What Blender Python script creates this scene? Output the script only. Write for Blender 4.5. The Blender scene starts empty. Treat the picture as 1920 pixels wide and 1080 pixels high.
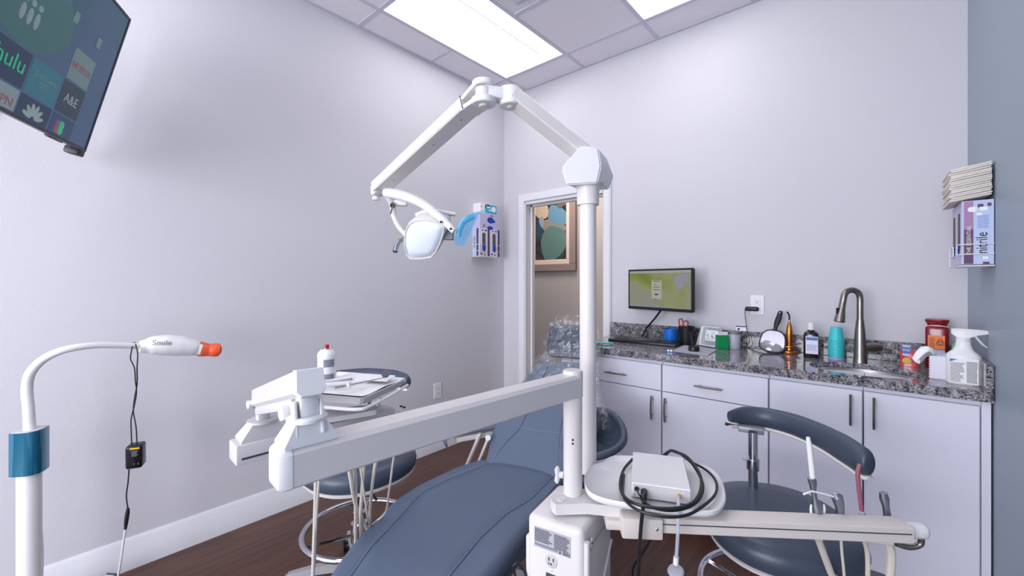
import bpy, bmesh, math, random
from mathutils import Vector, Matrix
random.seed(7)
C = bpy.context.scene.collection
SC = bpy.context.scene
PI = math.pi
H = 3.03; CAMH = 1.33; FPX = 786.0; ANG = math.radians(40.9)
XL, XR, YB, YF = -2.61, 0.33, 2.90, -3.8

# ------------------------------------------------------------------ measured sight lines -> real points
FW = Vector((-math.sin(ANG), math.cos(ANG), 0)); RT = Vector((math.cos(ANG), math.sin(ANG), 0))
def ray(u, v): return FW + RT*((u-960)/FPX) + Vector((0, 0, (528-v)/FPX))
O3 = Vector((0, 0, CAMH))
def at(u, v, t): return O3 + ray(u, v)*t
def onp(u, v, ax, val):
    d = ray(u, v); return O3 + d*((val-O3[ax])/d[ax])
def onX(u, v, x): return onp(u, v, 0, x)
def onY(u, v, y): return onp(u, v, 1, y)
def onZ(u, v, z): return onp(u, v, 2, z)

# ------------------------------------------------------------------ materials
def lin(c):
    return tuple(((x/255)/12.92 if x/255 <= .04045 else ((x/255+.055)/1.055)**2.4) for x in c)
def mat(name, col, rough=.5, metal=0, coat=0, emis=None, estr=0, trans=0, alpha=1, ior=1.45, spec=.5, bump=None):
    m = bpy.data.materials.new(name); m.use_nodes = True
    n = m.node_tree.nodes; b = n['Principled BSDF']
    b.inputs['Base Color'].default_value = (*lin(col), 1)
    b.inputs['Roughness'].default_value = rough; b.inputs['Metallic'].default_value = metal
    b.inputs['Coat Weight'].default_value = coat; b.inputs['IOR'].default_value = ior
    b.inputs['Specular IOR Level'].default_value = spec
    b.inputs['Transmission Weight'].default_value = trans; b.inputs['Alpha'].default_value = alpha
    if emis:
        b.inputs['Emission Color'].default_value = (*lin(emis), 1); b.inputs['Emission Strength'].default_value = estr
    if bump:
        tc = n.new('ShaderNodeTexCoord'); no = n.new('ShaderNodeTexNoise'); bu = n.new('ShaderNodeBump')
        no.inputs['Scale'].default_value = bump[0]; bu.inputs['Strength'].default_value = bump[1]; bu.inputs['Distance'].default_value = bump[2]
        L = m.node_tree.links
        L.new(tc.outputs['Object'], no.inputs['Vector']); L.new(no.outputs['Fac'], bu.inputs['Height']); L.new(bu.outputs['Normal'], b.inputs['Normal'])
    return m
def ramp(nt, stops, interp='LINEAR'):
    r = nt.nodes.new('ShaderNodeValToRGB'); r.color_ramp.interpolation = interp
    e = r.color_ramp.elements
    while len(e) < len(stops): e.new(.5)
    for i, (p, c) in enumerate(stops): e[i].position = p; e[i].color = (*lin(c), 1)
    return r

M = {}
EK = .50     # screens: emission against the exposure below
M['wall'] = mat('wall_paint', (206, 204, 211), .65, bump=(140, .25, .002))
M['wall_r'] = mat('wall_paint_shaded', (150, 163, 178), .45, bump=(140, .25, .002))  # same wall paint; the right wall's darker, bluer shade is put into the colour
M['trim'] = mat('white_trim_paint', (226, 226, 232), .35)
M['jamb'] = mat('jamb_paint', (222, 220, 222), .4)
M['white'] = mat('white_plastic', (228, 227, 229), .32)
M['cream'] = mat('cream_enamel', (220, 215, 214), .35)
M['greige'] = mat('warm_grey_plastic', (208, 200, 195), .38)
M['greyp'] = mat('light_grey_plastic', (196, 193, 196), .4)
M['hose'] = mat('cream_hose', (205, 197, 188), .5)
M['leather'] = mat('navy_vinyl', (88, 102, 124), .42, bump=(260, .12, .0008))
M['leatherd'] = mat('dark_slate_vinyl', (62, 72, 88), .36, bump=(260, .12, .0008))
M['piping'] = mat('vinyl_piping', (94, 108, 131), .35)
M['seamd'] = mat('vinyl_seam', (48, 60, 82), .4)
M['chrome'] = mat('chrome', (205, 205, 210), .08, 1)
M['alu'] = mat('cast_aluminium', (168, 168, 172), .35, 1)
M['alupaint'] = mat('grey_painted_metal', (164, 163, 166), .4, .3)
M['nickel'] = mat('brushed_nickel', (146, 140, 134), .3, 1)
M['steel'] = mat('stainless', (190, 188, 186), .25, 1)
M['silver'] = mat('satin_silver', (150, 155, 165), .3, .9)
M['black'] = mat('black_plastic', (24, 26, 31), .4)
M['blackg'] = mat('black_gloss', (14, 16, 22), .18)
M['darkg'] = mat('dark_grey', (60, 62, 70), .45)
M['midg'] = mat('mid_grey', (128, 128, 134), .5)
M['cab'] = mat('cabinet_laminate', (226, 226, 240), .38)
M['gap'] = mat('cabinet_gap', (90, 90, 100), .6)
M['teal'] = mat('teal_gloss_metal', (16, 112, 146), .16, .5, 1)
M['orange'] = mat('orange_silicone', (232, 92, 52), .4)
M['red'] = mat('red_plastic', (200, 30, 38), .3)
M['dred'] = mat('dark_red_plastic', (128, 14, 26), .22, coat=.4)
M['redliq'] = mat('red_soap', (206, 10, 24), .12, coat=.6)
M['blue'] = mat('blue_plastic', (20, 110, 205), .35)
M['navyp'] = mat('navy_print', (36, 44, 110), .5)
M['bluep'] = mat('cobalt_print', (34, 62, 168), .5)
M['cyanc'] = mat('turquoise_cup', (62, 196, 202), .38)
M['lilac'] = mat('lilac_cup', (176, 168, 214), .4)
M['cyanp'] = mat('cyan_print', (60, 170, 205), .5)
M['tealg'] = mat('teal_rubber', (64, 190, 186), .45)
M['green'] = mat('green_card', (10, 140, 74), .45)
M['greeng'] = mat('green_gel', (70, 176, 120), .35)
M['copper'] = mat('copper_anodised', (196, 124, 62), .25, .85)
M['paper'] = mat('paper_white', (240, 240, 242), .6)
M['towel'] = mat('towel_paper', (226, 220, 212), .8, bump=(300, .4, .001))
M['boxw'] = mat('box_white', (222, 220, 234), .5)
M['boxl'] = mat('box_lavender', (196, 190, 222), .5)
M['boxblue'] = mat('box_pale_blue', (186, 200, 232), .45)
M['plum'] = mat('plum_print', (92, 62, 92), .5)
M['mauve'] = mat('mauve_print', (168, 128, 168), .5)
M['yellow'] = mat('yellow_cable', (226, 178, 20), .45)
M['gold'] = mat('gold_print', (214, 176, 80), .5)
M['olive'] = mat('dark_opening', (92, 88, 80), .8)
M['orangel'] = mat('orange_label', (238, 128, 66), .5)
M['textk'] = mat('print_black', (40, 40, 46), .6)
M['textg'] = mat('print_grey', (128, 130, 142), .6)
M['textb'] = mat('print_blue', (84, 120, 190), .6)
M['clear'] = mat('frosted_plastic', (205, 208, 222), .25, alpha=.55)
M['clearc'] = mat('clear_plastic', (235, 240, 248), .08, alpha=.07)
M['mirror'] = mat('mirror', (196, 198, 206), .03, 1)
M['brownb'] = mat('dark_amber_bottle', (22, 16, 18), .1, coat=.5)
M['mauvetube'] = mat('mauve_tube', (150, 84, 100), .35)
M['bluefilm'] = mat('blue_barrier_film', (70, 178, 226), .2, alpha=.38)
M['bluehandle'] = mat('blue_wrapped_handle', (112, 186, 222), .25)
M['lens'] = mat('lamp_lens', (226, 234, 246), .12, coat=.5)
M['pad'] = mat('mouse_pad', (168, 172, 186), .7)
M['label'] = mat('label_grey', (176, 176, 186), .5)
M['hall'] = mat('hall_paint', (164, 154, 150), .7)
M['hallr'] = mat('hall_brown_paint', (136, 118, 112), .7)
M['frame'] = mat('taupe_frame', (128, 110, 104), .4)
M['matb'] = mat('picture_mount', (204, 178, 166), .6)
M['tvb'] = mat('tv_bezel', (58, 62, 76), .3)
M['grid'] = mat('ceiling_grid', (206, 204, 218), .45)
M['troff'] = mat('troffer_reflector', (244, 246, 250), .4, emis=(244, 248, 255), estr=.35)
M['tube'] = mat('troffer_lens', (250, 250, 250), .5, emis=(255, 252, 250), estr=5.0)

def floor_mat():
    m = mat('dark_wood_planks', (80, 50, 40), .38); nt = m.node_tree; n = nt.nodes; L = nt.links; b = n['Principled BSDF']
    tc = n.new('ShaderNodeTexCoord'); mp = n.new('ShaderNodeMapping'); mp.inputs['Rotation'].default_value[2] = PI/2
    br = n.new('ShaderNodeTexBrick'); br.inputs['Scale'].default_value = 1
    br.inputs['Brick Width'].default_value = 1.2; br.inputs['Row Height'].default_value = .15; br.inputs['Mortar Size'].default_value = .0012
    br.inputs['Color1'].default_value = (*lin((86, 56, 46)), 1); br.inputs['Color2'].default_value = (*lin((62, 38, 32)), 1); br.inputs['Mortar'].default_value = (*lin((34, 22, 20)), 1)
    br.offset = .37
    m2 = n.new('ShaderNodeMapping'); m2.inputs['Scale'].default_value = (22, 1.6, 1)
    no = n.new('ShaderNodeTexNoise'); no.inputs['Scale'].default_value = 2.2; no.inputs['Detail'].default_value = 6; no.inputs['Roughness'].default_value = .65
    rp = ramp(nt, [(.3, (52, 32, 28)), (.7, (112, 76, 60))])
    mx = n.new('ShaderNodeMix'); mx.data_type = 'RGBA'; mx.blend_type = 'MIX'; mx.inputs[0].default_value = .5
    L.new(tc.outputs['Object'], mp.inputs['Vector']); L.new(mp.outputs['Vector'], br.inputs['Vector'])
    L.new(tc.outputs['Object'], m2.inputs['Vector']); L.new(m2.outputs['Vector'], no.inputs['Vector']); L.new(no.outputs['Fac'], rp.inputs['Fac'])
    L.new(br.outputs['Color'], mx.inputs[6]); L.new(rp.outputs['Color'], mx.inputs[7]); L.new(mx.outputs[2], b.inputs['Base Color'])
    return m
def granite_mat():
    m = mat('grey_granite', (120, 118, 124), .09, coat=.3); nt = m.node_tree; n = nt.nodes; L = nt.links; b = n['Principled BSDF']
    tc = n.new('ShaderNodeTexCoord')
    vo = n.new('ShaderNodeTexVoronoi'); vo.inputs['Scale'].default_value = 235; vo.inputs['Randomness'].default_value = 1
    sp = n.new('ShaderNodeSeparateColor')
    rp = ramp(nt, [(0, (26, 27, 34)), (.18, (72, 73, 84)), (.36, (116, 114, 121)), (.62, (150, 146, 149)), (.86, (188, 183, 184))], 'CONSTANT')
    no = n.new('ShaderNodeTexNoise'); no.inputs['Scale'].default_value = 45; no.inputs['Detail'].default_value = 3
    ad = n.new('ShaderNodeMath'); ad.operation = 'MULTIPLY_ADD'; ad.inputs[1].default_value = .7; 
    mu = n.new('ShaderNodeMath'); mu.operation = 'MULTIPLY_ADD'; mu.inputs[1].default_value = 1.3; mu.inputs[2].default_value = -.5
    L.new(tc.outputs['Object'], vo.inputs['Vector']); L.new(vo.outputs['Color'], sp.inputs['Color'])
    L.new(tc.outputs['Object'], no.inputs['Vector']); L.new(no.outputs['Fac'], mu.inputs[0])
    L.new(sp.outputs['Red'], ad.inputs[0]); L.new(mu.outputs[0], ad.inputs[2]); L.new(ad.outputs[0], rp.inputs['Fac']); L.new(rp.outputs['Color'], b.inputs['Base Color'])
    return m
def tile_mat():
    m = mat('ceiling_tile', (240, 236, 243), .85); nt = m.node_tree; n = nt.nodes; L = nt.links; b = n['Principled BSDF']
    tc = n.new('ShaderNodeTexCoord'); no = n.new('ShaderNodeTexNoise'); no.inputs['Scale'].default_value = 160; no.inputs['Detail'].default_value = 2
    rp = ramp(nt, [(.3, (214, 210, 218)), (.45, (240, 236, 243))]); bu = n.new('ShaderNodeBump'); bu.inputs['Strength'].default_value = .3; bu.inputs['Distance'].default_value = .002
    L.new(tc.outputs['Object'], no.inputs['Vector']); L.new(no.outputs['Fac'], rp.inputs['Fac']); L.new(rp.outputs['Color'], b.inputs['Base Color'])
    L.new(no.outputs['Fac'], bu.inputs['Height']); L.new(bu.outputs['Normal'], b.inputs['Normal'])
    return m
def art_mat():
    m = mat('agate_print', (90, 110, 110), .35); nt = m.node_tree; n = nt.nodes; L = nt.links; b = n['Principled BSDF']
    tc = n.new('ShaderNodeTexCoord'); mp = n.new('ShaderNodeMapping'); mp.inputs['Scale'].default_value = (1, 1, .8); mp.inputs['Location'].default_value = (1.3, .2, .35)
    no = n.new('ShaderNodeTexNoise'); no.inputs['Scale'].default_value = 3
    ad = n.new('ShaderNodeMix'); ad.data_type = 'VECTOR'; ad.inputs[0].default_value = .16
    vo = n.new('ShaderNodeTexVoronoi'); vo.inputs['Scale'].default_value = 3.6; ve = n.new('ShaderNodeTexVoronoi'); ve.feature = 'DISTANCE_TO_EDGE'; ve.inputs['Scale'].default_value = 3.6
    sp = n.new('ShaderNodeSeparateColor')
    rp = ramp(nt, [(0, (30, 28, 30)), (.5, (44, 46, 52)), (.8, (58, 48, 44)), (1, (36, 40, 46))])
    re = ramp(nt, [(.02, (0, 0, 0)), (.1, (255, 255, 255))])
    mx = n.new('ShaderNodeMix'); mx.data_type = 'RGBA'; mx.inputs[6].default_value = (*lin((36, 30, 30)), 1)
    L.new(tc.outputs['Object'], mp.inputs['Vector']); L.new(tc.outputs['Object'], no.inputs['Vector'])
    L.new(mp.outputs['Vector'], ad.inputs[4]); L.new(no.outputs['Color'], ad.inputs[5])
    for v in (vo, ve): L.new(ad.outputs[1], v.inputs['Vector'])
    L.new(vo.outputs['Color'], sp.inputs['Color']); L.new(sp.outputs['Green'], rp.inputs['Fac']); L.new(ve.outputs['Distance'], re.inputs['Fac'])
    L.new(re.outputs['Color'], mx.inputs[0]); L.new(rp.outputs['Color'], mx.inputs[7]); L.new(mx.outputs[2], b.inputs['Base Color'])
    return m
def screen_mat(name, stops, scale, strength, base=(20, 24, 30)):
    m = mat(name, base, .25); nt = m.node_tree; n = nt.nodes; L = nt.links; b = n['Principled BSDF']
    tc = n.new('ShaderNodeTexCoord'); no = n.new('ShaderNodeTexNoise'); no.inputs['Scale'].default_value = scale; no.inputs['Detail'].default_value = 1.5
    rp = ramp(nt, stops); L.new(tc.outputs['Object'], no.inputs['Vector']); L.new(no.outputs['Fac'], rp.inputs['Fac'])
    L.new(rp.outputs['Color'], b.inputs['Emission Color']); b.inputs['Emission Strength'].default_value = strength
    return m
def film_mat():
    m = bpy.data.materials.new('clear_film'); m.use_nodes = True; nt = m.node_tree; n = nt.nodes; L = nt.links
    n.remove(n['Principled BSDF'])
    tr = n.new('ShaderNodeBsdfTransparent'); gl = n.new('ShaderNodeBsdfGlossy'); gl.inputs['Roughness'].default_value = .12
    df = n.new('ShaderNodeBsdfDiffuse'); df.inputs['Color'].default_value = (.85, .87, .92, 1)
    tc = n.new('ShaderNodeTexCoord'); mp = n.new('ShaderNodeMapping'); mp.inputs['Scale'].default_value = (26, 26, 5)
    no = n.new('ShaderNodeTexNoise'); no.inputs['Scale'].default_value = 1.3; no.inputs['Detail'].default_value = 4; no.inputs['Distortion'].default_value = 1.2
    bu = n.new('ShaderNodeBump'); bu.inputs['Strength'].default_value = 1; bu.inputs['Distance'].default_value = .02
    rp = n.new('ShaderNodeValToRGB'); e = rp.color_ramp.elements; e[0].position = .48; e[0].color = (.05, .05, .05, 1); e[1].position = .74; e[1].color = (.5, .5, .5, 1)
    m1 = n.new('ShaderNodeMixShader'); m1.inputs[0].default_value = .85; m2 = n.new('ShaderNodeMixShader')
    L.new(tc.outputs['Object'], mp.inputs['Vector']); L.new(mp.outputs['Vector'], no.inputs['Vector']); L.new(no.outputs['Fac'], bu.inputs['Height']); L.new(no.outputs['Fac'], rp.inputs['Fac'])
    L.new(bu.outputs['Normal'], gl.inputs['Normal'])
    L.new(df.outputs[0], m1.inputs[1]); L.new(gl.outputs[0], m1.inputs[2])
    L.new(rp.outputs['Color'], m2.inputs[0]); L.new(tr.outputs[0], m2.inputs[1]); L.new(m1.outputs[0], m2.inputs[2])
    L.new(m2.outputs[0], n['Material Output'].inputs['Surface'])
    return m
M['floor'] = floor_mat(); M['granite'] = granite_mat(); M['tile'] = tile_mat(); M['art'] = art_mat(); M['film'] = film_mat()
M['tvs'] = screen_mat('tv_screen', [(.3, (38, 84, 100)), (.5, (58, 84, 112)), (.7, (66, 86, 120))], 2.2, EK*.8)  # glow colours include the bluish veil of room reflections
M['mons'] = screen_mat('monitor_wallpaper', [(.32, (98, 116, 34)), (.45, (122, 132, 52)), (.55, (138, 138, 100)), (.68, (132, 132, 122))], 5, EK*.95)

# ------------------------------------------------------------------ mesh builder
def basis(o, x, z=None, y=None):
    """matrix with origin o, local X along x, local Z as near z as possible (or local Y near y)"""
    x = Vector(x).normalized()
    if z is not None:
        z = Vector(z); y2 = z.cross(x).normalized(); z2 = x.cross(y2)
    else:
        y = Vector(y); z2 = x.cross(y).normalized(); y2 = z2.cross(x)
    m = Matrix((x, y2, z2)).transposed().to_4x4(); m.translation = Vector(o); return m
def T(x, y, z, rz=0, rx=0, ry=0): return Matrix.Translation((x, y, z)) @ Matrix.Rotation(rz, 4, 'Z') @ Matrix.Rotation(ry, 4, 'Y') @ Matrix.Rotation(rx, 4, 'X')
I4 = Matrix.Identity(4)
def smooth_path(pts, n=8, closed=False):
    P = [Vector(p) for p in pts]; out = []; N = len(P)
    rng = range(N) if closed else range(N-1)
    for i in rng:
        if closed: p0, p1, p2, p3 = P[i-1], P[i], P[(i+1) % N], P[(i+2) % N]
        else: p0, p1, p2, p3 = P[max(i-1, 0)], P[i], P[i+1], P[min(i+2, N-1)]
        for k in range(n):
            t = k/n
            out.append(.5*((2*p1)+(p2-p0)*t+(2*p0-5*p1+4*p2-p3)*t*t+(3*p1-p0-3*p2+p3)*t**3))
    if not closed: out.append(P[-1])
    return out
class MB:
    def __init__(s): s.bm = bmesh.new()
    def box(s, c, d, m=I4, bev=0, seg=2):
        r = bmesh.ops.create_cube(s.bm, size=1); vs = r['verts']
        for v in vs: v.co = Vector((v.co.x*d[0]+c[0], v.co.y*d[1]+c[1], v.co.z*d[2]+c[2]))
        if bev:
            es = list({e for v in vs for e in v.link_edges})
            rr = bmesh.ops.bevel(s.bm, geom=es, offset=bev, segments=seg, affect='EDGES', profile=.5)
            vs = list(set(rr['verts']) | {v for f in rr['faces'] for v in f.verts} | {v for v in vs if v.is_valid})
            # gather everything connected
            seen = set(vs); st = list(vs)
            while st:
                v = st.pop()
                for e in v.link_edges:
                    o = e.other_vert(v)
                    if o not in seen: seen.add(o); st.append(o)
            vs = list(seen)
        for v in vs: v.co = m @ v.co
        return s
    def loft(s, rings, close=True, cap=True, wrap=False):
        R = [[s.bm.verts.new(p) for p in r] for r in rings]; n = len(R[0])
        K = len(R) if wrap else len(R)-1
        for i in range(K):
            a, b = R[i], R[(i+1) % len(R)]
            for j in range(n if close else n-1):
                k = (j+1) % n
                try: s.bm.faces.new((a[j], a[k], b[k], b[j]))
                except ValueError: pass
        if cap and close and not wrap:
            s.bm.faces.new(list(reversed(R[0]))); s.bm.faces.new(R[-1])
        return s
    def tube(s, pts, r, seg=10, sm=0, closed=False, squash=None):
        P = smooth_path(pts, sm, closed) if sm else [Vector(p) for p in pts]
        n = len(P); rad = r if isinstance(r, (list, tuple)) else None
        rings = []; up = None
        for i, p in enumerate(P):
            if closed: t = (P[(i+1) % n]-P[i-1]).normalized()
            else: t = (P[min(i+1, n-1)]-P[max(i-1, 0)]).normalized()
            if up is None:
                up = Vector((0, 0, 1)) if abs(t.z) < .9 else Vector((1, 0, 0))
            x = up.cross(t).normalized(); y = t.cross(x).normalized(); up = y
            if rad:
                f = i/(n-1)*(len(rad)-1); k = min(int(f), len(rad)-2); rr = rad[k]+(rad[k+1]-rad[k])*(f-k)
            else: rr = r
            sx, sy = squash or (1, 1)
            rings.append([p + x*(math.cos(a)*rr*sx) + y*(math.sin(a)*rr*sy) for a in [2*PI*j/seg for j in range(seg)]])
        return s.loft(rings, wrap=closed)
    def lathe(s, prof, m=I4, seg=24):
        rings = [[m @ Vector((max(r, 1e-4)*math.cos(2*PI*j/seg), max(r, 1e-4)*math.sin(2*PI*j/seg), z)) for j in range(seg)] for r, z in prof]
        return s.loft(rings)
    def cyl(s, p0, p1, r, seg=20, r2=None):
        p0, p1 = Vector(p0), Vector(p1); return s.tube([p0, p1], [r, r if r2 is None else r2], seg)
    def prism(s, poly, z0, z1, m=I4, inset=0):
        c = sum((Vector(p) for p in poly), Vector((0, 0)))/len(poly)
        def ring(z, k): return [m @ Vector((c.x+(p[0]-c.x)*k, c.y+(p[1]-c.y)*k, z)) for p in poly]
        if inset:
            return s.loft([ring(z0, 1-inset), ring(z0+(z1-z0)*.25, 1), ring(z1-(z1-z0)*.25, 1), ring(z1, 1-inset)])
        return s.loft([ring(z0, 1), ring(z1, 1)])
    def ball(s, c, r, m=I4, seg=16, sc=(1, 1, 1)):
        rr = bmesh.ops.create_uvsphere(s.bm, u_segments=seg, v_segments=seg//2+2, radius=r)
        for v in rr['verts']: v.co = m @ Vector((v.co.x*sc[0]+c[0], v.co.y*sc[1]+c[1], v.co.z*sc[2]+c[2]))
        return s
    def grid(s, f, nu, nv):
        V = [[s.bm.verts.new(f(i/nu, j/nv)) for j in range(nv+1)] for i in range(nu+1)]
        for i in range(nu):
            for j in range(nv): s.bm.faces.new((V[i][j], V[i+1][j], V[i+1][j+1], V[i][j+1]))
        return s
def link(name, bm, m, parent=None, world=True, angle=35, label=None):
    """one mesh object; vertices arrive in world space (world=True) or in the thing's own space"""
    bmesh.ops.recalc_face_normals(bm, faces=bm.faces)
    inv = parent_world(parent).inverted() if (parent and world) else I4
    if parent and not world and parent.parent: inv = Matrix.Translation(-parent.location)
    for v in bm.verts: v.co = inv @ v.co
    lo = Vector((min(v.co.x for v in bm.verts), min(v.co.y for v in bm.verts), min(v.co.z for v in bm.verts)))
    hi = Vector((max(v.co.x for v in bm.verts), max(v.co.y for v in bm.verts), max(v.co.z for v in bm.verts)))
    c = (lo+hi)/2
    if not parent: c.z = lo.z
    for v in bm.verts: v.co -= c
    me = bpy.data.meshes.new(name); bm.to_mesh(me); bm.free()
    me.materials.append(m if not isinstance(m, str) else M[m]); me.shade_smooth(); me.set_sharp_from_angle(angle=math.radians(angle))
    o = bpy.data.objects.new(name, me); C.objects.link(o); o.location = c
    if parent: o.parent = parent
    if label: o['label'] = label
    return o
def parent_world(p):
    m = p.matrix_basis.copy()
    while p.parent: p = p.parent; m = p.matrix_basis @ m
    return m
def thing(name, label, cat, loc=(0, 0, 0), rz=0, group=None):
    o = bpy.data.objects.new(name, None); C.objects.link(o); o.empty_display_size = .05
    o.location = loc; o.rotation_euler = (0, 0, rz); return tag(o, label, cat, group)
def tag(o, label, cat, group=None):
    o['label'] = label; o['category'] = cat
    if group: o['group'] = group
    return o
def part(t, name, mb, m, world=True, label=None, angle=35): return link(name, mb.bm, m, t, world, angle, label)
def solo(name, mb, m, label, cat, group=None, angle=35): return tag(link(name, mb.bm, m, None, True, angle), label, cat, group)
def struct(name, mb, m, parent=None, angle=35):
    o = link(name, mb.bm, m, parent, True, angle)
    if not parent: o['kind'] = 'structure'
    return o
def dup(root, loc=None, rz=None, label=None):
    r = root.copy(); C.objects.link(r)
    if loc is not None: r.location = loc
    if rz is not None: r.rotation_euler = (0, 0, rz)
    if label: r['label'] = label
    for ch in list(root.children):
        c = ch.copy(); C.objects.link(c); c.parent = r
        for g in list(ch.children):
            d = g.copy(); C.objects.link(d); d.parent = c
    return r
def text(t, name, s, size, m, material, ext=.0004, world=True, align='CENTER', sx=1.0, label=None):
    cu = bpy.data.curves.new(name, 'FONT'); cu.body = s; cu.size = size; cu.extrude = ext; cu.align_x = align; cu.align_y = 'CENTER'; cu.resolution_u = 3
    o = bpy.data.objects.new('tmp', cu); C.objects.link(o)
    dg = bpy.context.evaluated_depsgraph_get(); dg.update()
    me = bpy.data.meshes.new_from_object(o.evaluated_get(dg)); bpy.data.objects.remove(o)
    bm = bmesh.new(); bm.from_mesh(me); bpy.data.meshes.remove(me)
    for v in bm.verts: v.co = m @ Vector((v.co.x*sx, v.co.y, v.co.z))
    return link(name, bm, material, t, world, label=label)
def lines(mb, m, x0, x1, y0, y1, n, h=.45, ragged=.3):
    """rows of small print as thin bars on a label, in the label's own frame m"""
    dy = (y1-y0)/n
    for i in range(n):
        w = (x1-x0)*(1-ragged*random.random()); mb.box((x0+w/2, y0+dy*(i+.5), 0), (w, dy*h, .0004), m)
    return mb

# ================================================================== SETTING
WT = .12
DX0, DX1, DZ = -2.352, -1.578, 2.03
struct('floor', MB().box(((XL+XR)/2-.6, (YF+4.3)/2, -.05), (XR-XL+2.6, 4.3-YF+.3, .1)), 'floor')
struct('wall_left', MB().box((XL-.06, (YF+YB)/2, H/2), (.12, YB-YF+.24, H)), 'wall')
VY0, VY1, VZ0, VZ1 = -3.6, -1.7, .6, 2.5      # unseen side window, added to light the left wall
wr = MB().box((XR+.06, (VY1+YB+.12)/2, H/2), (.12, YB+.12-VY1, H)).box((XR+.06, (YF-.12+VY0)/2, H/2), (.12, VY0-YF+.12, H))
wr.box((XR+.06, (VY0+VY1)/2, VZ0/2), (.12, VY1-VY0, VZ0)).box((XR+.06, (VY0+VY1)/2, (H+VZ1)/2), (.12, VY1-VY0, H-VZ1))
struct('wall_right', wr, 'wall_r')
struct('fill_window_2', MB().box((XR+.06, (VY0+VY1)/2, VZ0+.02), (.1, VY1-VY0, .04)).box((XR+.06, (VY0+VY1)/2, VZ1-.02), (.1, VY1-VY0, .04)).box((XR+.06, VY0+.02, 1.55), (.1, .04, 1.9)).box((XR+.06, VY1-.02, 1.55), (.1, .04, 1.9)), 'trim')
wb = MB()
wb.box(((XL+DX0)/2, YB+WT/2, H/2), (DX0-XL, WT, H)); wb.box(((DX0+DX1)/2, YB+WT/2, (H+DZ)/2), (DX1-DX0, WT, H-DZ)); wb.box(((DX1+XR)/2, YB+WT/2, H/2), (XR-DX1, WT, H))
struct('wall_back', wb, 'wall')
# front wall (behind the viewpoint) with an unseen window added to brighten the room
WX0, WX1, WZ0, WZ1 = -2.4, .1, .5, 2.7
wf = MB()
wf.box(((XL+WX0)/2, YF-.06, H/2), (WX0-XL, .12, H)); wf.box(((WX1+XR)/2, YF-.06, H/2), (XR-WX1, .12, H))
wf.box(((WX0+WX1)/2, YF-.06, WZ0/2), (WX1-WX0, .12, WZ0)); wf.box(((WX0+WX1)/2, YF-.06, (H+WZ1)/2), (WX1-WX0, .12, H-WZ1))
struct('wall_front', wf, 'wall')
w = struct('fill_window_1', MB().box(((WX0+WX1)/2, YF-.06, WZ0+.02), (WX1-WX0, .1, .04)).box(((WX0+WX1)/2, YF-.06, WZ1-.02), (WX1-WX0, .1, .04)).box((WX0+.02, YF-.06, 1.6), (.04, .1, 2.2)).box((WX1-.02, YF-.06, 1.6), (.04, .1, 2.2)).box((-1.15, YF-.06, 1.6), (.03, .06, 2.2)), 'trim')
# ceiling: tiles in a T-bar grid with openings for the two troffers
GX = [-2.345+.597*k for k in range(-1, 6)]; GY = [2.633-.597*k for k in range(-1, 12)]
TROFF = [(0, 1, 0, 2), (2, 3, 0, 2), (0, 1, 4, 6), (2, 3, 4, 6)]     # (ix, ix+1, iy, iy+2) counted on the full cells
gx = [XL]+[x for x in GX if XL+.05 < x < XR-.05]+[XR]; gy = [YB]+[y for y in GY if YF+.05 < y < YB-.05]+[YF]
tc = MB(); troffs = []
def troff_cell(i, j): return (i in (1, 3)) and (j in (1, 2, 5, 6))
for i in range(len(gx)-1):
    for j in range(len(gy)-1):
        if troff_cell(i, j): continue
        if i == 2 and j == 2: continue          # diffuser
        tc.box(((gx[i]+gx[i+1])/2, (gy[j]+gy[j+1])/2, H+.012), (gx[i+1]-gx[i]-.018, gy[j]-gy[j+1]-.018, .02), bev=.003, seg=1)
ceil = struct('ceiling', tc, 'tile')
gb = MB(); W_ = .024
for x in gx[1:-1]: gb.box((x, (YF+YB)/2, H+.001), (W_, YB-YF, .006))
for j, y in enumerate(gy[1:-1]):
    for i in range(len(gx)-1):
        if i in (1, 3) and j in (1, 5): continue
        gb.box(((gx[i]+gx[i+1])/2, y, H+.0008), (gx[i+1]-gx[i], W_, .0058))
for x in (XL+.011, XR-.011): gb.box((x, (YF+YB)/2, H+.0012), (.022, YB-YF, .006))
for y in (YF+.011, YB-.011): gb.box(((XL+XR)/2, y, H+.0012), (XR-XL, .022, .006))
struct('ceiling_grid', gb, 'grid', ceil)
struct('ceiling_slab', MB().box(((XL+XR)/2-.0, (YF+YB)/2, H+.2), (XR-XL, YB-YF, .04)), 'tile', ceil)
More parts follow.
